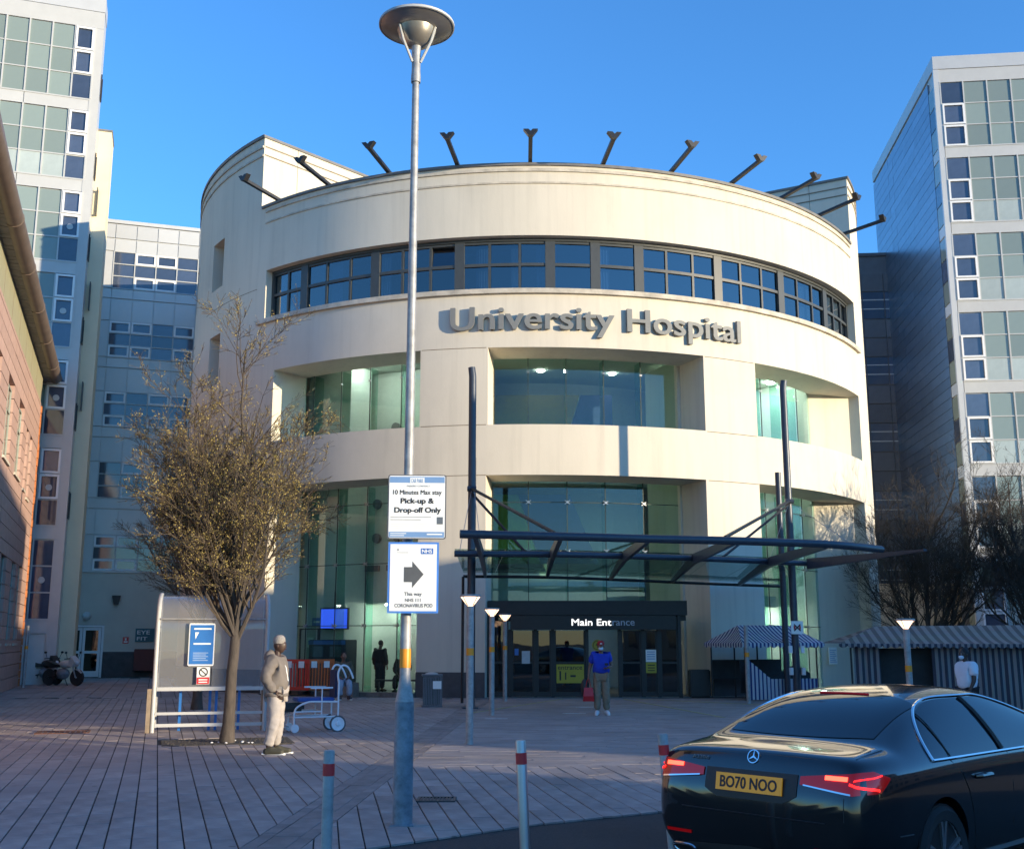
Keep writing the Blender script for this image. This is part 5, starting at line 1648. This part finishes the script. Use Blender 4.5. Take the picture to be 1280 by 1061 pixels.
def person(label, loc, rotz, scale, skin, top, trousers, shoe, pose={}, top_r=1.0, sleeves='long', hood=False, hat=None, hair=True, mask=False,
           group=None, heavy=1.0, coat_to=None):
    J = dict(BASE); J.update(pose)
    J = {k: Vector(v) for k, v in J.items()}
    t = thing('person', label, 'person', loc, rotz, group)
    t.scale = (scale, scale, scale)
    k = ['pelvis', 'waist', 'chest', 'neck', 'skull', 'sl', 'el', 'wl', 'sr', 'er', 'wr', 'hl', 'kl', 'al', 'hr', 'kr', 'ar', 'tl', 'tr']
    ix = {n: i for i, n in enumerate(k)}
    E_ = [('pelvis','waist'),('waist','chest'),('chest','neck'),('neck','skull'),('chest','sl'),('sl','el'),('el','wl'),('chest','sr'),('sr','er'),('er','wr'),
          ('pelvis','hl'),('hl','kl'),('kl','al'),('pelvis','hr'),('hr','kr'),('kr','ar'),('al','tl'),('ar','tr')]
    rad = dict(pelvis=(.125,.10), waist=(.115,.09), chest=(.135,.10), neck=.055, skull=.05, sl=.062, el=.043, wl=.028, sr=.062, er=.043, wr=.028,
               hl=.085, kl=.058, al=.038, hr=.085, kr=.058, ar=.038, tl=.03, tr=.03)
    body = skin_mesh([J[n] for n in k], [(ix[a], ix[b]) for a, b in E_], [rad[n] for n in k], 2, 0)
    # head: skull, jaw, nose, brow, ears, joined to the same body mesh
    hc = J['skull'] + Vector((0, -.02, .045))
    hm = MB()
    n, m = 18, 12
    vs = []; 
    for i in range(m + 1):
        ph = -pi/2 + pi*i/m
        for q_ in range(n):
            a = 2*pi*q_/n
            x, y, z = cos(ph)*cos(a), cos(ph)*sin(a), sin(ph)
            jaw = max(0, -z)
            X = .077 * x * (1 - .28*jaw); Y = .098 * y * (1 - .12*jaw) - .012*jaw; Z = .122 * z
            if y < -.55 and abs(x) < .3 and -.35 < z < .15: Y -= .022 * (1 - abs(x)/.3)      # nose
            if y < -.5 and .15 < z < .35: Y -= .006                                           # brow
            if y < -.5 and abs(abs(x) - .42) < .2 and 0 < z < .2: Y += .008                    # eye sockets
            vs.append((hc.x + X, hc.y + Y, hc.z + Z))
    fs = []
    for i in range(m):
        for q_ in range(n):
            q2 = (q_+1) % n
            fs.append((i*n+q_, i*n+q2, (i+1)*n+q2, (i+1)*n+q_))
    hm.add(vs, fs)
    for s in (-1, 1): hm.ball((hc.x + s*.078, hc.y + .012, hc.z - .005), (.010, .022, .032), 8, 6)
    body = join_meshes([body, mb_mesh(hm), hand_chains(J['wl'], J['el'], 1), hand_chains(J['wr'], J['er'], -1)])
    mesh_obj('body', body, skin, t)
    for s in (-1, 1):
        e = MB().ball((hc.x + s*.032, hc.y - .088, hc.z + .014), (.012, .008, .007), 8, 6).build('eye', mat('eye', (.5, .48, .45), .3), t)
    MB().beam((hc.x - .022, hc.y - .098, hc.z - .058), (hc.x + .022, hc.y - .098, hc.z - .058), .008, .008).build('mouth', mat('lips', (.16, .06, .05), .5), t)
    # top
    tr = top_r * 1.22
    sleeve_end = {'long': 1.0, 'short': .0}[sleeves]
    ek = ['pelvis', 'waist', 'chest', 'sl', 'el', 'wl', 'sr', 'er', 'wr', 'collar']
    JJ = dict(J)
    JJ['pelvis'] = J['pelvis'] + Vector((0, 0, .0 if coat_to is None else coat_to))
    JJ['collar'] = J['neck'].lerp(J['chest'], .35)
    JJ['wl'] = J['el'].lerp(J['wl'], .93); JJ['wr'] = J['er'].lerp(J['wr'], .93)
    if sleeves == 'short':
        JJ['el'] = J['sl'].lerp(J['el'], .72); JJ['er'] = J['sr'].lerp(J['er'], .72)
        ek = [n for n in ek if n not in ('wl', 'wr')]
    iy = {n: i for i, n in enumerate(ek)}
    TE = [('pelvis','waist'),('waist','chest'),('chest','sl'),('sl','el'),('el','wl'),('chest','sr'),('sr','er'),('er','wr'),('chest','collar')]
    TE = [(iy[a], iy[b]) for a, b in TE if a in iy and b in iy]
    tra = dict(pelvis=(.165*tr*heavy,.135*tr*heavy), waist=(.165*tr*heavy,.14*tr*heavy), chest=(.175*tr,.135*tr), sl=.088*tr, el=.068*tr, wl=.052*tr, sr=.088*tr, er=.068*tr, wr=.052*tr, collar=.085*tr)
    mesh_obj('jacket' if sleeves == 'long' else 'shirt', skin_mesh([JJ[n] for n in ek], TE, [tra[n] for n in ek], 2, 0), top, t)
    if hood:
        p = J['neck'] + Vector((0, .075, -.0))
        MB().ball(p + Vector((0, .02, 0)), (.15, .10, .11), 14, 8).build('hood', top, t, smooth=True)
        MB().tube([J['pelvis'] + Vector((.178*cos(a)*heavy, .150*sin(a)*heavy, (coat_to or 0) - .03)) for a in [2*pi*i/16 for i in range(17)]], .026, 6).build('hem', top, t, smooth=True)
        z = MB().tube([J['waist'] + Vector((0, -.178*heavy, 0)), J['chest'] + Vector((0, -.158, 0)), J['neck'] + Vector((0, -.10, -.05))], .009, 6).build('zip', SIGNW, t)
    # trousers
    lk_ = ['pelvis', 'hl', 'kl', 'al', 'hr', 'kr', 'ar']
    LJ = dict(J); LJ['al'] = J['al'] + (J['kl'] - J['al']) * .05; LJ['ar'] = J['ar'] + (J['kr'] - J['ar']) * .05
    il = {n: i for i, n in enumerate(lk_)}
    LE = [(il[a], il[b]) for a, b in (('pelvis','hl'),('hl','kl'),('kl','al'),('pelvis','hr'),('hr','kr'),('kr','ar'))]
    lra = dict(pelvis=(.155,.125), hl=.118, kl=.100, al=.082, hr=.118, kr=.100, ar=.082)
    mesh_obj('trousers', skin_mesh([LJ[n] for n in lk_], LE, [lra[n] for n in lk_], 2, 0), trousers, t)
    for s in ('l', 'r'):
        a, to = J['a' + s], J['t' + s]
        d = (to - a); d.z = 0; d.normalize()
        q_ = a - d * .07; q_.z = a.z - .045; pz = to + d * .05; pz.z = a.z - .05
        sho = mesh_obj('shoe', skin_mesh([a + Vector((0, 0, .0)), q_, a + d*.05 - Vector((0, 0, .04)), pz], [(0, 2), (2, 1), (2, 3)], [.055, .052, .06, .044], 2, 2), shoe, t)
        MB().prism([(p.x, p.y) for p in (q_ - d*.012 + Vector((d.y, -d.x, 0))*.03, pz + d*.0 + Vector((d.y, -d.x, 0))*.034, pz + d*.025, pz - Vector((d.y, -d.x, 0))*.034, q_ - d*.012 - Vector((d.y, -d.x, 0))*.03)], a.z - .088, a.z - .066, plane='xy').build('sole', SIGNW, sho)
    if hair:
        hm = MB().ball((hc.x, hc.y + .018, hc.z + .035), (.086, .096, .100), 16, 10)
        hm.build('hair', HAIR, t, smooth=True)
    if hat == 'beanie':
        MB().lathe([(.089, .03), (.094, .05), (.095, .075), (.089, .115), (.066, .15), (.03, .165), (.001, .168)], (hc.x, hc.y + .008, hc.z), 20).build('beanie', mat('grey knit', (.30, .27, .24), .95, var=.2, scale=60, bump=.4), t, smooth=True)
    if hat == 'cap':
        cm = mat('red cap cloth', (.42, .015, .02), .8)
        c = MB().lathe([(.088, .035), (.090, .075), (.078, .115), (.045, .14), (.001, .146)], (hc.x, hc.y + .008, hc.z), 18)
        c.prism([(hc.x - .075, hc.y - .06), (hc.x + .075, hc.y - .06), (hc.x + .06, hc.y - .15), (hc.x, hc.y - .17), (hc.x - .06, hc.y - .15)], hc.z + .034, hc.z + .046, plane='xy')
        cp = c.build('cap', cm, t, smooth=True)
        MB().box(hc.x - .02, hc.x + .03, hc.y - .092, hc.y - .086, hc.z + .06, hc.z + .08).build('cap_badge', SIGNW, cp)
    if mask:
        mk = MB().ball((hc.x, hc.y - .062, hc.z - .048), (.060, .050, .048), 12, 8).build('face_mask', mat('pale face mask', (.62, .70, .78), .8), t, smooth=True)
    return t

GREYJ = mat('grey beige hooded jacket', (.175, .15, .13), .9, var=.14, scale=7, bump=.35, fine=9)
CREAMT = mat('cream tracksuit', (.37, .33, .30), .9, var=.12, scale=7, bump=.35, fine=9)
TRAIN = mat('olive trainer', (.06, .055, .035), .7)
person('person in grey hooded jacket, cream joggers and knit beanie standing with hands in pockets', (-3.63, 17.48, 0), R(84), .985, SKIN_D, GREYJ, CREAMT, TRAIN,
       pose=dict(el=(.29, .10, 1.14), wl=(.19, -.05, .93), er=(-.29, .10, 1.14), wr=(-.19, -.05, .93), tl=(.13, -.19, .04), tr=(-.13, -.15, .04), ar=(-.11, .07, .09)),
       top_r=1.08, hood=True, hat='beanie', hair=False, heavy=1.08, coat_to=-.03)
BLUEP = mat('royal blue polo cloth', (.015, .045, .42), .85, var=.1, scale=6, bump=.2, fine=10)
CHINO = mat('khaki chino', (.23, .17, .115), .9, var=.12, scale=6, bump=.2, fine=10)
person('person in blue polo, red cap and face mask walking out with a red bag', (2.09, 26.5, 0), R(-4), .955, SKIN_M, BLUEP, CHINO, mat('white trainer', (.7, .7, .72), .5),
       pose=dict(skull=(0, -.04, 1.585), el=(.26, .02, 1.16), wl=(.15, -.21, 1.12), er=(-.27, .05, 1.14), wr=(-.31, -.02, .90), kl=(.11, -.03, .50), kr=(-.10, -.05, .50),
                 al=(.12, .04, .09), ar=(-.11, -.04, .09), tl=(.16, -.14, .04), tr=(-.13, -.23, .04)),
       top_r=1.05, sleeves='short', hat='cap', hair=False, mask=True, heavy=1.1)
ph = thing('phone', 'dark phone held up by the person in the blue polo shirt', 'phone', (2.19, 26.20, 1.16))
MB().box(-.04, .04, -.05, .03, -.006, .006).build('case', BLACKM, ph).rotation_euler.x = R(35)
bg_ = thing('carrier_bag', 'red carrier bag hanging from the hand of the person in the blue polo', 'bag', (1.78, 26.42, .28))
MB().add([(-.13,-.06,.03),(.13,-.06,.03),(.13,.06,.03),(-.13,.06,.03),(-.10,-.03,.34),(.10,-.03,.34),(.10,.03,.34),(-.10,.03,.34),(-.12,-.08,.15),(.12,-.08,.15),(.12,.08,.15),(-.12,.08,.15)],
         [(3,2,1,0),(0,1,9,8),(8,9,5,4),(1,2,10,9),(9,10,6,5),(2,3,11,10),(10,11,7,6),(3,0,8,11),(11,8,4,7)]).build('sack', mat('red plastic film', (.5, .015, .02), .35), bg_)
MB().tube([(-.06, 0, .33), (-.03, 0, .50), (.0, 0, .53), (.03, 0, .50), (.06, 0, .33)], .008, 5).build('handles', mat('red plastic film', (.5, .015, .02)), bg_)
bb2 = thing('carrier_bag', 'black bag beside the red one in the same hand', 'bag', (1.70, 26.5, .40))
MB().ball((0, 0, .2), (.10, .07, .22), 10, 8).build('sack', BLACKM, bb2)
MB().tube([(-.04, 0, .38), (.03, 0, .46), (.07, 0, .38)], .008, 5).build('handles', BLACKM, bb2)
SHIRTW = mat('white tunic cloth', (.66, .68, .74), .85, var=.06, scale=6, bump=.2, fine=10)
person('person in white tunic and face mask walking past the long striped stall', (7.95, 19.8, 0), R(-72), .885, SKIN_D, SHIRTW, mat('dark trouser cloth', (.02, .02, .025), .9), BLACKM,
       pose=dict(er=(-.24, .08, 1.15), wr=(-.22, -.05, .92), el=(.24, -.02, 1.15), wl=(.22, -.14, .94), kl=(.1, -.16, .52), al=(.11, -.12, .09), tl=(.13, -.31, .04), ar=(-.11, .2, .11), tr=(-.13, .02, .04), kr=(-.10, .02, .50)),
       top_r=1.03, sleeves='short', mask=True)
CAMO = mat('camouflage cloth', (.07, .075, .05), .9, var=.6, scale=9, col2=(.17, .14, .09))
JEAN = mat('pale denim', (.30, .36, .45), .9, var=.12, scale=9)
SIT = dict(pelvis=(0, .0, .50), waist=(0, .03, .66), chest=(0, .0, .88), neck=(0, -.03, 1.04), skull=(0, -.07, 1.17), sl=(.18, 0, 1.0), el=(.24, -.06, .74), wl=(.12, -.26, .62),
           sr=(-.18, 0, 1.0), er=(-.24, -.06, .74), wr=(-.12, -.26, .62), hl=(.09, -.04, .49), kl=(.13, -.42, .48), al=(.13, -.40, .09), tl=(.15, -.58, .04),
           hr=(-.09, -.04, .49), kr=(-.13, -.42, .48), ar=(-.13, -.40, .09), tr=(-.15, -.58, .04))
person('person in camouflage jacket and pale jeans sitting on the ledge behind the wheelchair', (-4.95, 33.1, 0.02), R(18), 1.0, SKIN_M, CAMO, JEAN, mat('dark trainer', (.03, .03, .04), .6), pose=SIT, top_r=1.12)
person('person in dark coat standing inside facing the cash machines', (-4.40, 37.7, 0.02), R(150), .95, SKIN_M, mat('black coat', (.015, .016, .022), .9), mat('dark trouser cloth', (.02, .02, .025)), BLACKM, top_r=1.05)
person('person in black coat sitting hunched by the glass left of the lamp post', (-3.60, 37.2, 0.02), R(-10), 1.0, SKIN_M, mat('black coat', (.015, .016, .022)), mat('dark trouser cloth', (.02, .02, .025)), BLACKM, pose=SIT, top_r=1.15)
bk = thing('low_ledge', 'low stone ledge along the foot of the left glass wall', 'ledge', (DX, DY, 0))
LEDGE = mat('brown grey stone ledge', (.17, .145, .125), .9, var=.3, scale=6, bump=.3)
for j in range(5):
    MB().arc(-34.0 + 3.9*j + .05, -34.0 + 3.9*(j+1) - .05, DR - .1, DR + .32, .005, .14, 1.3).build('ledge_stone', LEDGE, bk)
MB().arc(-22.6, -21.2, DR + .36, DR + .75, .005, .44, 1.4).build('seat_block', LEDGE, bk)
sb = thing('bench', 'dark bench inside the glass under the hunched person', 'bench', (-3.60, 37.3, 0))
box_part('seat', BLACKM, sb, -.9, .9, -.2, .25, .38, .43)
for x in (-.8, .8): box_part('leg', BLACKM, sb, x-.03, x+.03, -.15, .2, 0.005, .379)
# ================================================================ black saloon car on the road
PAINT = mat('black car paint', (.006, .006, .007), .14, 0.0, var=.3, scale=3, coat=1.0, spec=.5)
CARGL = mat('dark car glass', (.006, .007, .010), .03, var=.05, spec=.9)
CHROME = mat('chrome', (.75, .76, .78), .12, 1.0, var=.02)
TYRE = mat('tyre rubber', (.018, .018, .019), .85)
TRIM = mat('black plastic trim', (.012, .012, .012), .5)
LAMP_R = mat('tail lamp lens', (.10, .001, .002), .12, var=.1, coat=.25, emit=(1, .005, .006), estr=.035)
LAMP_L = mat('lit tail lamp', (.6, .02, .01), .2, emit=(1, .012, .008), estr=.9)
LAMP_H = mat('bright brake lamp', (.8, .1, .05), .2, emit=(1, .045, .02), estr=2.0)
CYAW = R(43)
car = thing('parked_car', 'glossy black saloon car with glowing red tail lights and yellow number plate', 'car', (1.56, 7.62, -.02), CYAW)
# local x forward from the rear bumper, y to the left, z up; half sections listed as y, z from keel to roof
def sec(u, zb, wl, wm, zm, zs, wb, zbelt, wg, zg, wr, zr, zc):
    return (u, [(0, zb), (wl*.85, zb), (wl, zb+.07), (wm, zm), (wm - .004, zs), (wb, zbelt), (wg, zg), (wr, zr), (wr*.62, zc - .008), (0, zc)])
S_ = [
 sec(0.00, .34, .58, .68, .46, .60, .66, .66, .62, .685, .54, .70, .71),
 sec(0.02, .30, .66, .755, .46, .62, .74, .72, .70, .76, .60, .785, .795),
 sec(0.06, .26, .70, .800, .46, .66, .775, .80, .74, .87, .63, .905, .92),
 sec(0.10, .25, .73, .825, .46, .70, .800, .86, .765, .945, .65, .985, .997),
 sec(0.20, .24, .76, .858, .47, .74, .838, .89, .79, .965, .67, 1.000, 1.015),
 sec(0.38, .23, .80, .885, .50, .78, .868, .905, .80, .985, .68, 1.015, 1.032),
 sec(0.52, .23, .81, .890, .51, .79, .874, .910, .80, .995, .68, 1.028, 1.046),
 sec(0.60, .22, .82, .893, .52, .80, .878, .915, .79, 1.005, .68, 1.055, 1.075),
 sec(0.78, .21, .83, .895, .52, .81, .880, .925, .765, 1.05, .645, 1.140, 1.165),
 sec(1.04, .20, .83, .895, .52, .82, .880, .930, .735, 1.12, .590, 1.250, 1.278),
 sec(1.36, .20, .83, .893, .52, .82, .878, .935, .715, 1.16, .555, 1.325, 1.360),
 sec(1.76, .20, .83, .890, .52, .82, .876, .935, .710, 1.175, .545, 1.352, 1.392),
 sec(2.20, .20, .83, .888, .52, .82, .874, .935, .705, 1.17, .545, 1.342, 1.382),
 sec(2.70, .20, .83, .888, .52, .82, .872, .935, .715, 1.12, .560, 1.265, 1.308),
 sec(3.20, .20, .83, .888, .52, .82, .870, .930, .760, 1.02, .62, 1.105, 1.145),
 sec(3.48, .20, .83, .888, .52, .82, .868, .92, .80, .965, .66, .995, 1.01),
 sec(3.90, .21, .82, .885, .52, .80, .860, .885, .79, .92, .60, .945, .96),
 sec(4.25, .22, .78, .855, .50, .74, .82, .82, .74, .855, .55, .88, .89),
 sec(4.45, .24, .70, .78, .48, .66, .74, .72, .66, .755, .48, .77, .78),
 sec(4.55, .32, .58, .66, .46, .56, .60, .60, .54, .62, .40, .63, .64),
]
NP = len(S_[0][1])
vs = []; fs = []
for u, p in S_:
    ring = [(u, -y, z) for y, z in p] + [(u, y, z) for y, z in reversed(p[1:-1])]
    vs += ring
RN = 2 * NP - 2
for i in range(len(S_) - 1):
    for k in range(RN):
        k2 = (k + 1) % RN
        fs.append((i*RN+k, i*RN+k2, (i+1)*RN+k2, (i+1)*RN+k))
fs.append(tuple(reversed(range(RN)))); fs.append(tuple(range((len(S_)-1)*RN, len(S_)*RN)))
bo = MB().add(vs, fs).build('body', PAINT)
su = bo.modifiers.new('s', 'SUBSURF'); su.levels = 3; su.render_levels = 3
WHX = (.93, 3.66); WR = .325
cut = MB()
for x in WHX:
    cut.lathe([(.365, -1.2), (.365, 1.2)], (x, 0, .345), 40, axis='y')
co = cut.build('arch_cutter', TRIM)
bm_ = bo.modifiers.new('b', 'BOOLEAN'); bm_.operation = 'DIFFERENCE'; bm_.object = co; bm_.solver = 'EXACT'
dg = bpy.context.evaluated_depsgraph_get()
bme = bpy.data.meshes.new_from_object(bo.evaluated_get(dg))
bo.modifiers.clear()
bpy.data.objects.remove(co)
bo.data = bme; bo.parent = car
bme.shade_smooth(); bme.set_sharp_from_angle(angle=R(42))
bmx = bmesh.new(); bmx.from_mesh(bme); BV = BVHTree.FromBMesh(bmx)
def side(u, z, off=.005, s=-1):
    """point on the body flank (s = -1 is the right side, nearest the camera)"""
    h = BV.ray_cast(Vector((u, s * 2.0, z)), Vector((0, -s, 0)))
    if h[0] is None: return Vector((u, s * .85, z))
    return h[0] + h[1] * off
def rear(y, z, off=.005):
    h = BV.ray_cast(Vector((-1.0, y, z)), Vector((1, 0, 0)))
    if h[0] is None: return Vector((.1, y, z))
    return h[0] + h[1] * off
def topp(u, y, off=.005):
    h = BV.ray_cast(Vector((u, y, 3.0)), Vector((0, 0, -1)))
    return h[0] + h[1] * off
def patch(name, fn, a0, a1, lo, hi, m, parent, n=24, k=8, smooth=True):
    """surface patch laid on the body: columns a0..a1, each from lo(a) to hi(a)"""
    vs = []; fs = []
    for i in range(n + 1):
        a = a0 + (a1 - a0) * i / n
        l, h = lo(a), hi(a)
        for j in range(k + 1): vs.append(fn(a, l + (h - l) * j / k))
    for i in range(n):
        for j in range(k): fs.append((i*(k+1)+j, (i+1)*(k+1)+j, (i+1)*(k+1)+j+1, i*(k+1)+j+1))
    return MB().add(vs, fs).build(name, m, parent, smooth=smooth, fix=False)
def lerp_tab(tab):
    def f(a):
        if a <= tab[0][0]: return tab[0][1]
        for (x0, y0), (x1, y1) in zip(tab, tab[1:]):
            if a <= x1:
                t = (a - x0) / (x1 - x0); return y0 + (y1 - y0) * t
        return tab[-1][1]
    return f
def wtop(u):
    a = max(0.0, min(1.0, (u - .86) / .80))
    z = .955 + .345 * (1 - (1 - a) ** 2.6) ** .62
    if u > 2.1: z -= .30 * ((u - 2.1) / 1.1) ** 1.5
    return z
wbot = lambda u: .945
for s in (-1, 1):
    fn = lambda u, z, s=s: side(u, z, .004, s)
    for nm, a, b in (('quarter_window', .865, 1.10), ('rear_window', 1.125, 1.86), ('front_window', 1.94, 3.1)):
        patch(nm, fn, a, b, wbot, wtop, CARGL, car, 24, 8)
    # chrome frame round the side glass
    up = [side(u, wtop(u) + .012, .006, s) for u in [.86 + (3.14 - .86) * (i / 70) ** 1.5 for i in range(71)]]
    dn = [side(u, .938, .008, s) for u in [.86 + (3.14 - .86) * i / 40 for i in range(41)]]
    MB().tube([dn[0]] + up, .011, 6).tube(dn, .011, 6).build('chrome_trim', CHROME, car, smooth=True)
    for a in (1.10, 1.90):
        w_ = .012 if a < 1.5 else .04
        b = MB()
        pts = [side(a + (.10 * (1.3 - z) * (1 if a > 1.5 else .9)) - .02, z, .008, s) for z in (.95, 1.05, 1.12, min(1.2, wtop(a) - .01), wtop(a))]
        b.tube(pts, w_ * .5, 6); b.build('window_pillar', TRIM, car)
    # door seams, sill trim, handles
    MB().tube([side(u, z, .0005, s) for u, z in ((1.99, .93), (2.0, .7), (2.0, .45), (1.98, .30))], .004, 4).build('door_seam', TRIM, car)
    MB().tube([side(u, z, .0005, s) for u, z in ((1.10, .93), (1.22, .84), (1.30, .72), (1.34, .60), (1.38, .45), (1.44, .32))], .004, 4).build('door_seam', TRIM, car)
    MB().tube([side(u, .50 - .02 * (u - 1.4), .0005, s) for u in (.36, .45, .52)], .004, 4).build('bumper_seam', TRIM, car)
    for u in (1.52, 2.62):
        p = side(u, .80, 0, s)
        h = MB().tube([p + Vector((-.10, 0, 0)), p + Vector((-.08, s*.03, .003)), p + Vector((.08, s*.03, .003)), p + Vector((.10, 0, 0))], .016, 8)
        h.build('door_handle', PAINT, car, smooth=True)
    MB().tube([side(u, .27, .004, s) for u in (1.42, 2.0, 2.6, 3.15)], .03, 6).build('sill', TRIM, car)
# rear screen
rs_lo = lambda y: .575 + .06 * (y / .6) ** 2
rs_hi = lambda y: 1.30 - .10 * (abs(y) / .6) ** 3
patch('rear_screen', lambda y, u: topp(u, y, .004), -.575, .575, rs_lo, rs_hi, CARGL, car, 20, 12)
for k in range(1): 
    MB().tube([topp(1.26, y, .008) for y in (-.2, 0, .2)], .008, 6).build('high_brake_light', LAMP_R, car)
# boot lid seam
MB().tube([rear(y, .60, .001) for y in (-.56, -.3, 0, .3, .56)], .004, 4).build('boot_seam', TRIM, car)
for yy in (-.70, .70):
    MB().tube([topp(u, yy, .0005) for u in (.18, .35, .5)], .003, 4).build('boot_seam', TRIM, car)
for yy in (-.69, .69):
    MB().tube([rear(yy, z, .001) for z in (.62, .70, .76)], .003, 4).build('boot_seam', TRIM, car)
# number plate in its recess, star emblem, model badge
patch('plate_recess', rear, -.36, .36, lambda y: .69 + .05 * max(0, abs(y) - .27) / .09, lambda y: .872, TRIM, car, 14, 4)
pm = rear(0, .80, .0)
npl = MB().box(-.012, -.002, -.26, .26, -.056, .056).build('number_plate', mat('yellow number plate', (.60, .28, .012), .4, var=.05, emit=(.7, .30, .01), estr=.06), car)  # faint glow put into the plate, which is no lamp
npl.location = (pm.x - .012, 0, .79); npl.rotation_euler.y = R(10)
lt_ = lettering('BO70 NOO', INK, npl, -.225, .225, -.038, .038, 0, .0006, .03)
lt_.rotation_euler.z = R(-90); lt_.location = (-.0135, 0, 0)
# (local +x of the lettering runs to the car's right, seen from behind)
sm = rear(0, .955, .006)
em = MB()
em.lathe([(.040, -.006), (.046, -.006), (.046, .006), (.040, .006)], (0, 0, 0), 28, axis='x', caps=False)
for k in range(3):
    a = R(90 + 120 * k)
    em.beam((0, 0, 0), (0, .042 * cos(a), .042 * sin(a)), .013, .006, 0, .002, .004, up=(1, 0, 0))
eo = em.build('emblem', CHROME, car); eo.location = sm; eo.rotation_euler.y = R(20)
bg2 = lettering('A220d', CHROME, car, -.07, .07, 0, .026, 0, .002, .01, name='badge')
q_ = rear(.43, .915, .004); bg2.location = q_; bg2.rotation_euler = (R(0), R(0), R(-90))
# tail lights: lens wraps from the boot lid round the corner
for s in (-1, 1):
    ln = thing('x', None, None) if False else None
    def tl(t, z, s=s):
        # t runs 0 (inner end, on the boot lid) .. 1 (outer end, on the flank)
        if t < .62:
            y = .38 + (.74 - .38) * t / .62
            return rear(s * y, z, .008)
        f = (t - .62) / .38
        a = rear(s * .74, z, .008)
        b = side(.30, z, .006, s)
        u = a.x + (.30 - a.x) * f
        m_ = side(max(u, .07), z, .008, s)
        w_ = min(1, f * 2.2)
        return a.lerp(m_, w_) if f < .46 else m_
    lo = lerp_tab([(0, .815), (.3, .80), (.62, .775), (.85, .79), (1, .865)])
    hi = lerp_tab([(0, .865), (.3, .885), (.62, .905), (.8, .915), (1, .875)])
    lens = patch('tail_light', tl, 0, 1, lo, hi, LAMP_R, car, 40, 8)
    off = lambda t, z, s=s, f=tl: f(t, z, s) + Vector((-.006, s * .004, 0))
    patch('brake_element', off, .30, .56, lambda t: .858, lambda t: .884, LAMP_H, lens, 10, 2)
    patch('light_bar', off, .58, .84, lerp_tab([(.58, .835), (.84, .80)]), lerp_tab([(.58, .85), (.84, .815)]), LAMP_L, lens, 10, 2)
    patch('light_bar', off, .62, .90, lerp_tab([(.62, .855), (.90, .888)]), lerp_tab([(.62, .865), (.90, .895)]), LAMP_L, lens, 10, 2)
    patch('reversing_strip', off, .04, .60, lerp_tab([(.04, .812), (.60, .778)]), lerp_tab([(.04, .820), (.60, .788)]), CHROME, lens, 14, 1)
    patch('bumper_reflector', lambda y, z, s=s: rear(s * y, z, .006), .48, .70, lambda y: .425, lambda y: .445, LAMP_R, car, 8, 1)
    # exhaust trim
    ex = MB()
    pts = []
    for k in range(17):
        a = 2*pi*k/16
        yy, zz = .11 * (abs(cos(a)) ** .6) * (1 if cos(a) >= 0 else -1), .036 * (abs(sin(a)) ** .6) * (1 if sin(a) >= 0 else -1)
        r_ = rear(s * .56 + yy, .315 + zz, .012); pts.append(r_)
    ex.tube(pts, .009, 6); ex.build('exhaust_trim', CHROME, car, smooth=True)
    patch('exhaust_opening', lambda y, z, s=s: rear(y, z, .008), s*.56 - .095, s*.56 + .095, lambda y: .29, lambda y: .34, TRIM, car, 6, 2)
MB().tube([rear(y, .285 - .02 * (1 - (y/.42)**2), .012) for y in [-.44 + .88*i/20 for i in range(21)]], .008, 6).build('diffuser_trim', CHROME, car, smooth=True)
patch('diffuser', lambda y, z: rear(y, z, .006), -.62, .62, lambda y: .275, lambda y: .40 - .06 * abs(y), TRIM, car, 16, 4)
# wheels
for x in WHX:
    for s in (-1, 1):
        cy = s * .775
        w = MB().lathe([(.235, -.10), (.30, -.112), (.325, -.085), (.325, .085), (.30, .112), (.235, .10)], (0, 0, 0), 36, axis='y', caps=False).build('wheel', TYRE, car, smooth=True)
        w.location = (x, cy, WR)
        MB().lathe([(.240, -.10), (.225, -.06), (.20, .0), (.225, .08), (.240, .10)], (0, 0, 0), 32, axis='y', caps=False).build('rim', STEEL, w, smooth=True)
        MB().lathe([(.15, -.02), (.15, .02)], (0, -s * .02, 0), 24, axis='y').build('brake_disc', GALV_D, w)
        for k in range(5):
            a = R(90 + 72 * k)
            for da in (-.13, .13):
                MB().beam((.04*cos(a), s*.075, .04*sin(a)), (.232*cos(a + da), s*.092, .232*sin(a + da)), .030, .03, 0, .024, .02, up=(0, 1, 0)).build('spoke', STEEL, w)
        MB().lathe([(.045, -.02), (.03, .02)], (0, s*.08, 0), 14, axis='y').build('hub_cap', STEEL, w)
        MB().lathe([(.34, -.2), (.34, .05)], (0, -s*.12, 0), 24, axis='y').build('arch_liner', TRIM, w)
box_part('underbody', TRIM, car, .35, 4.2, -.62, .62, .19, .30)
for s in (-1, 1):
    p = side(3.0, .98, 0, s)
    MB().ball(p + Vector((0, s*.16, .02)), (.07, .10, .065), 12, 8).tube([p, p + Vector((0, s*.1, .0))], .02, 6).build('door_mirror', PAINT, car, smooth=True)
    hl_ = side(4.2, .74, 0, s)
    MB().ball((4.28, s * .66, .70), (.16, .14, .06), 12, 8).build('headlight', mat('headlight glass', (.6, .65, .7), .1), car, smooth=True)
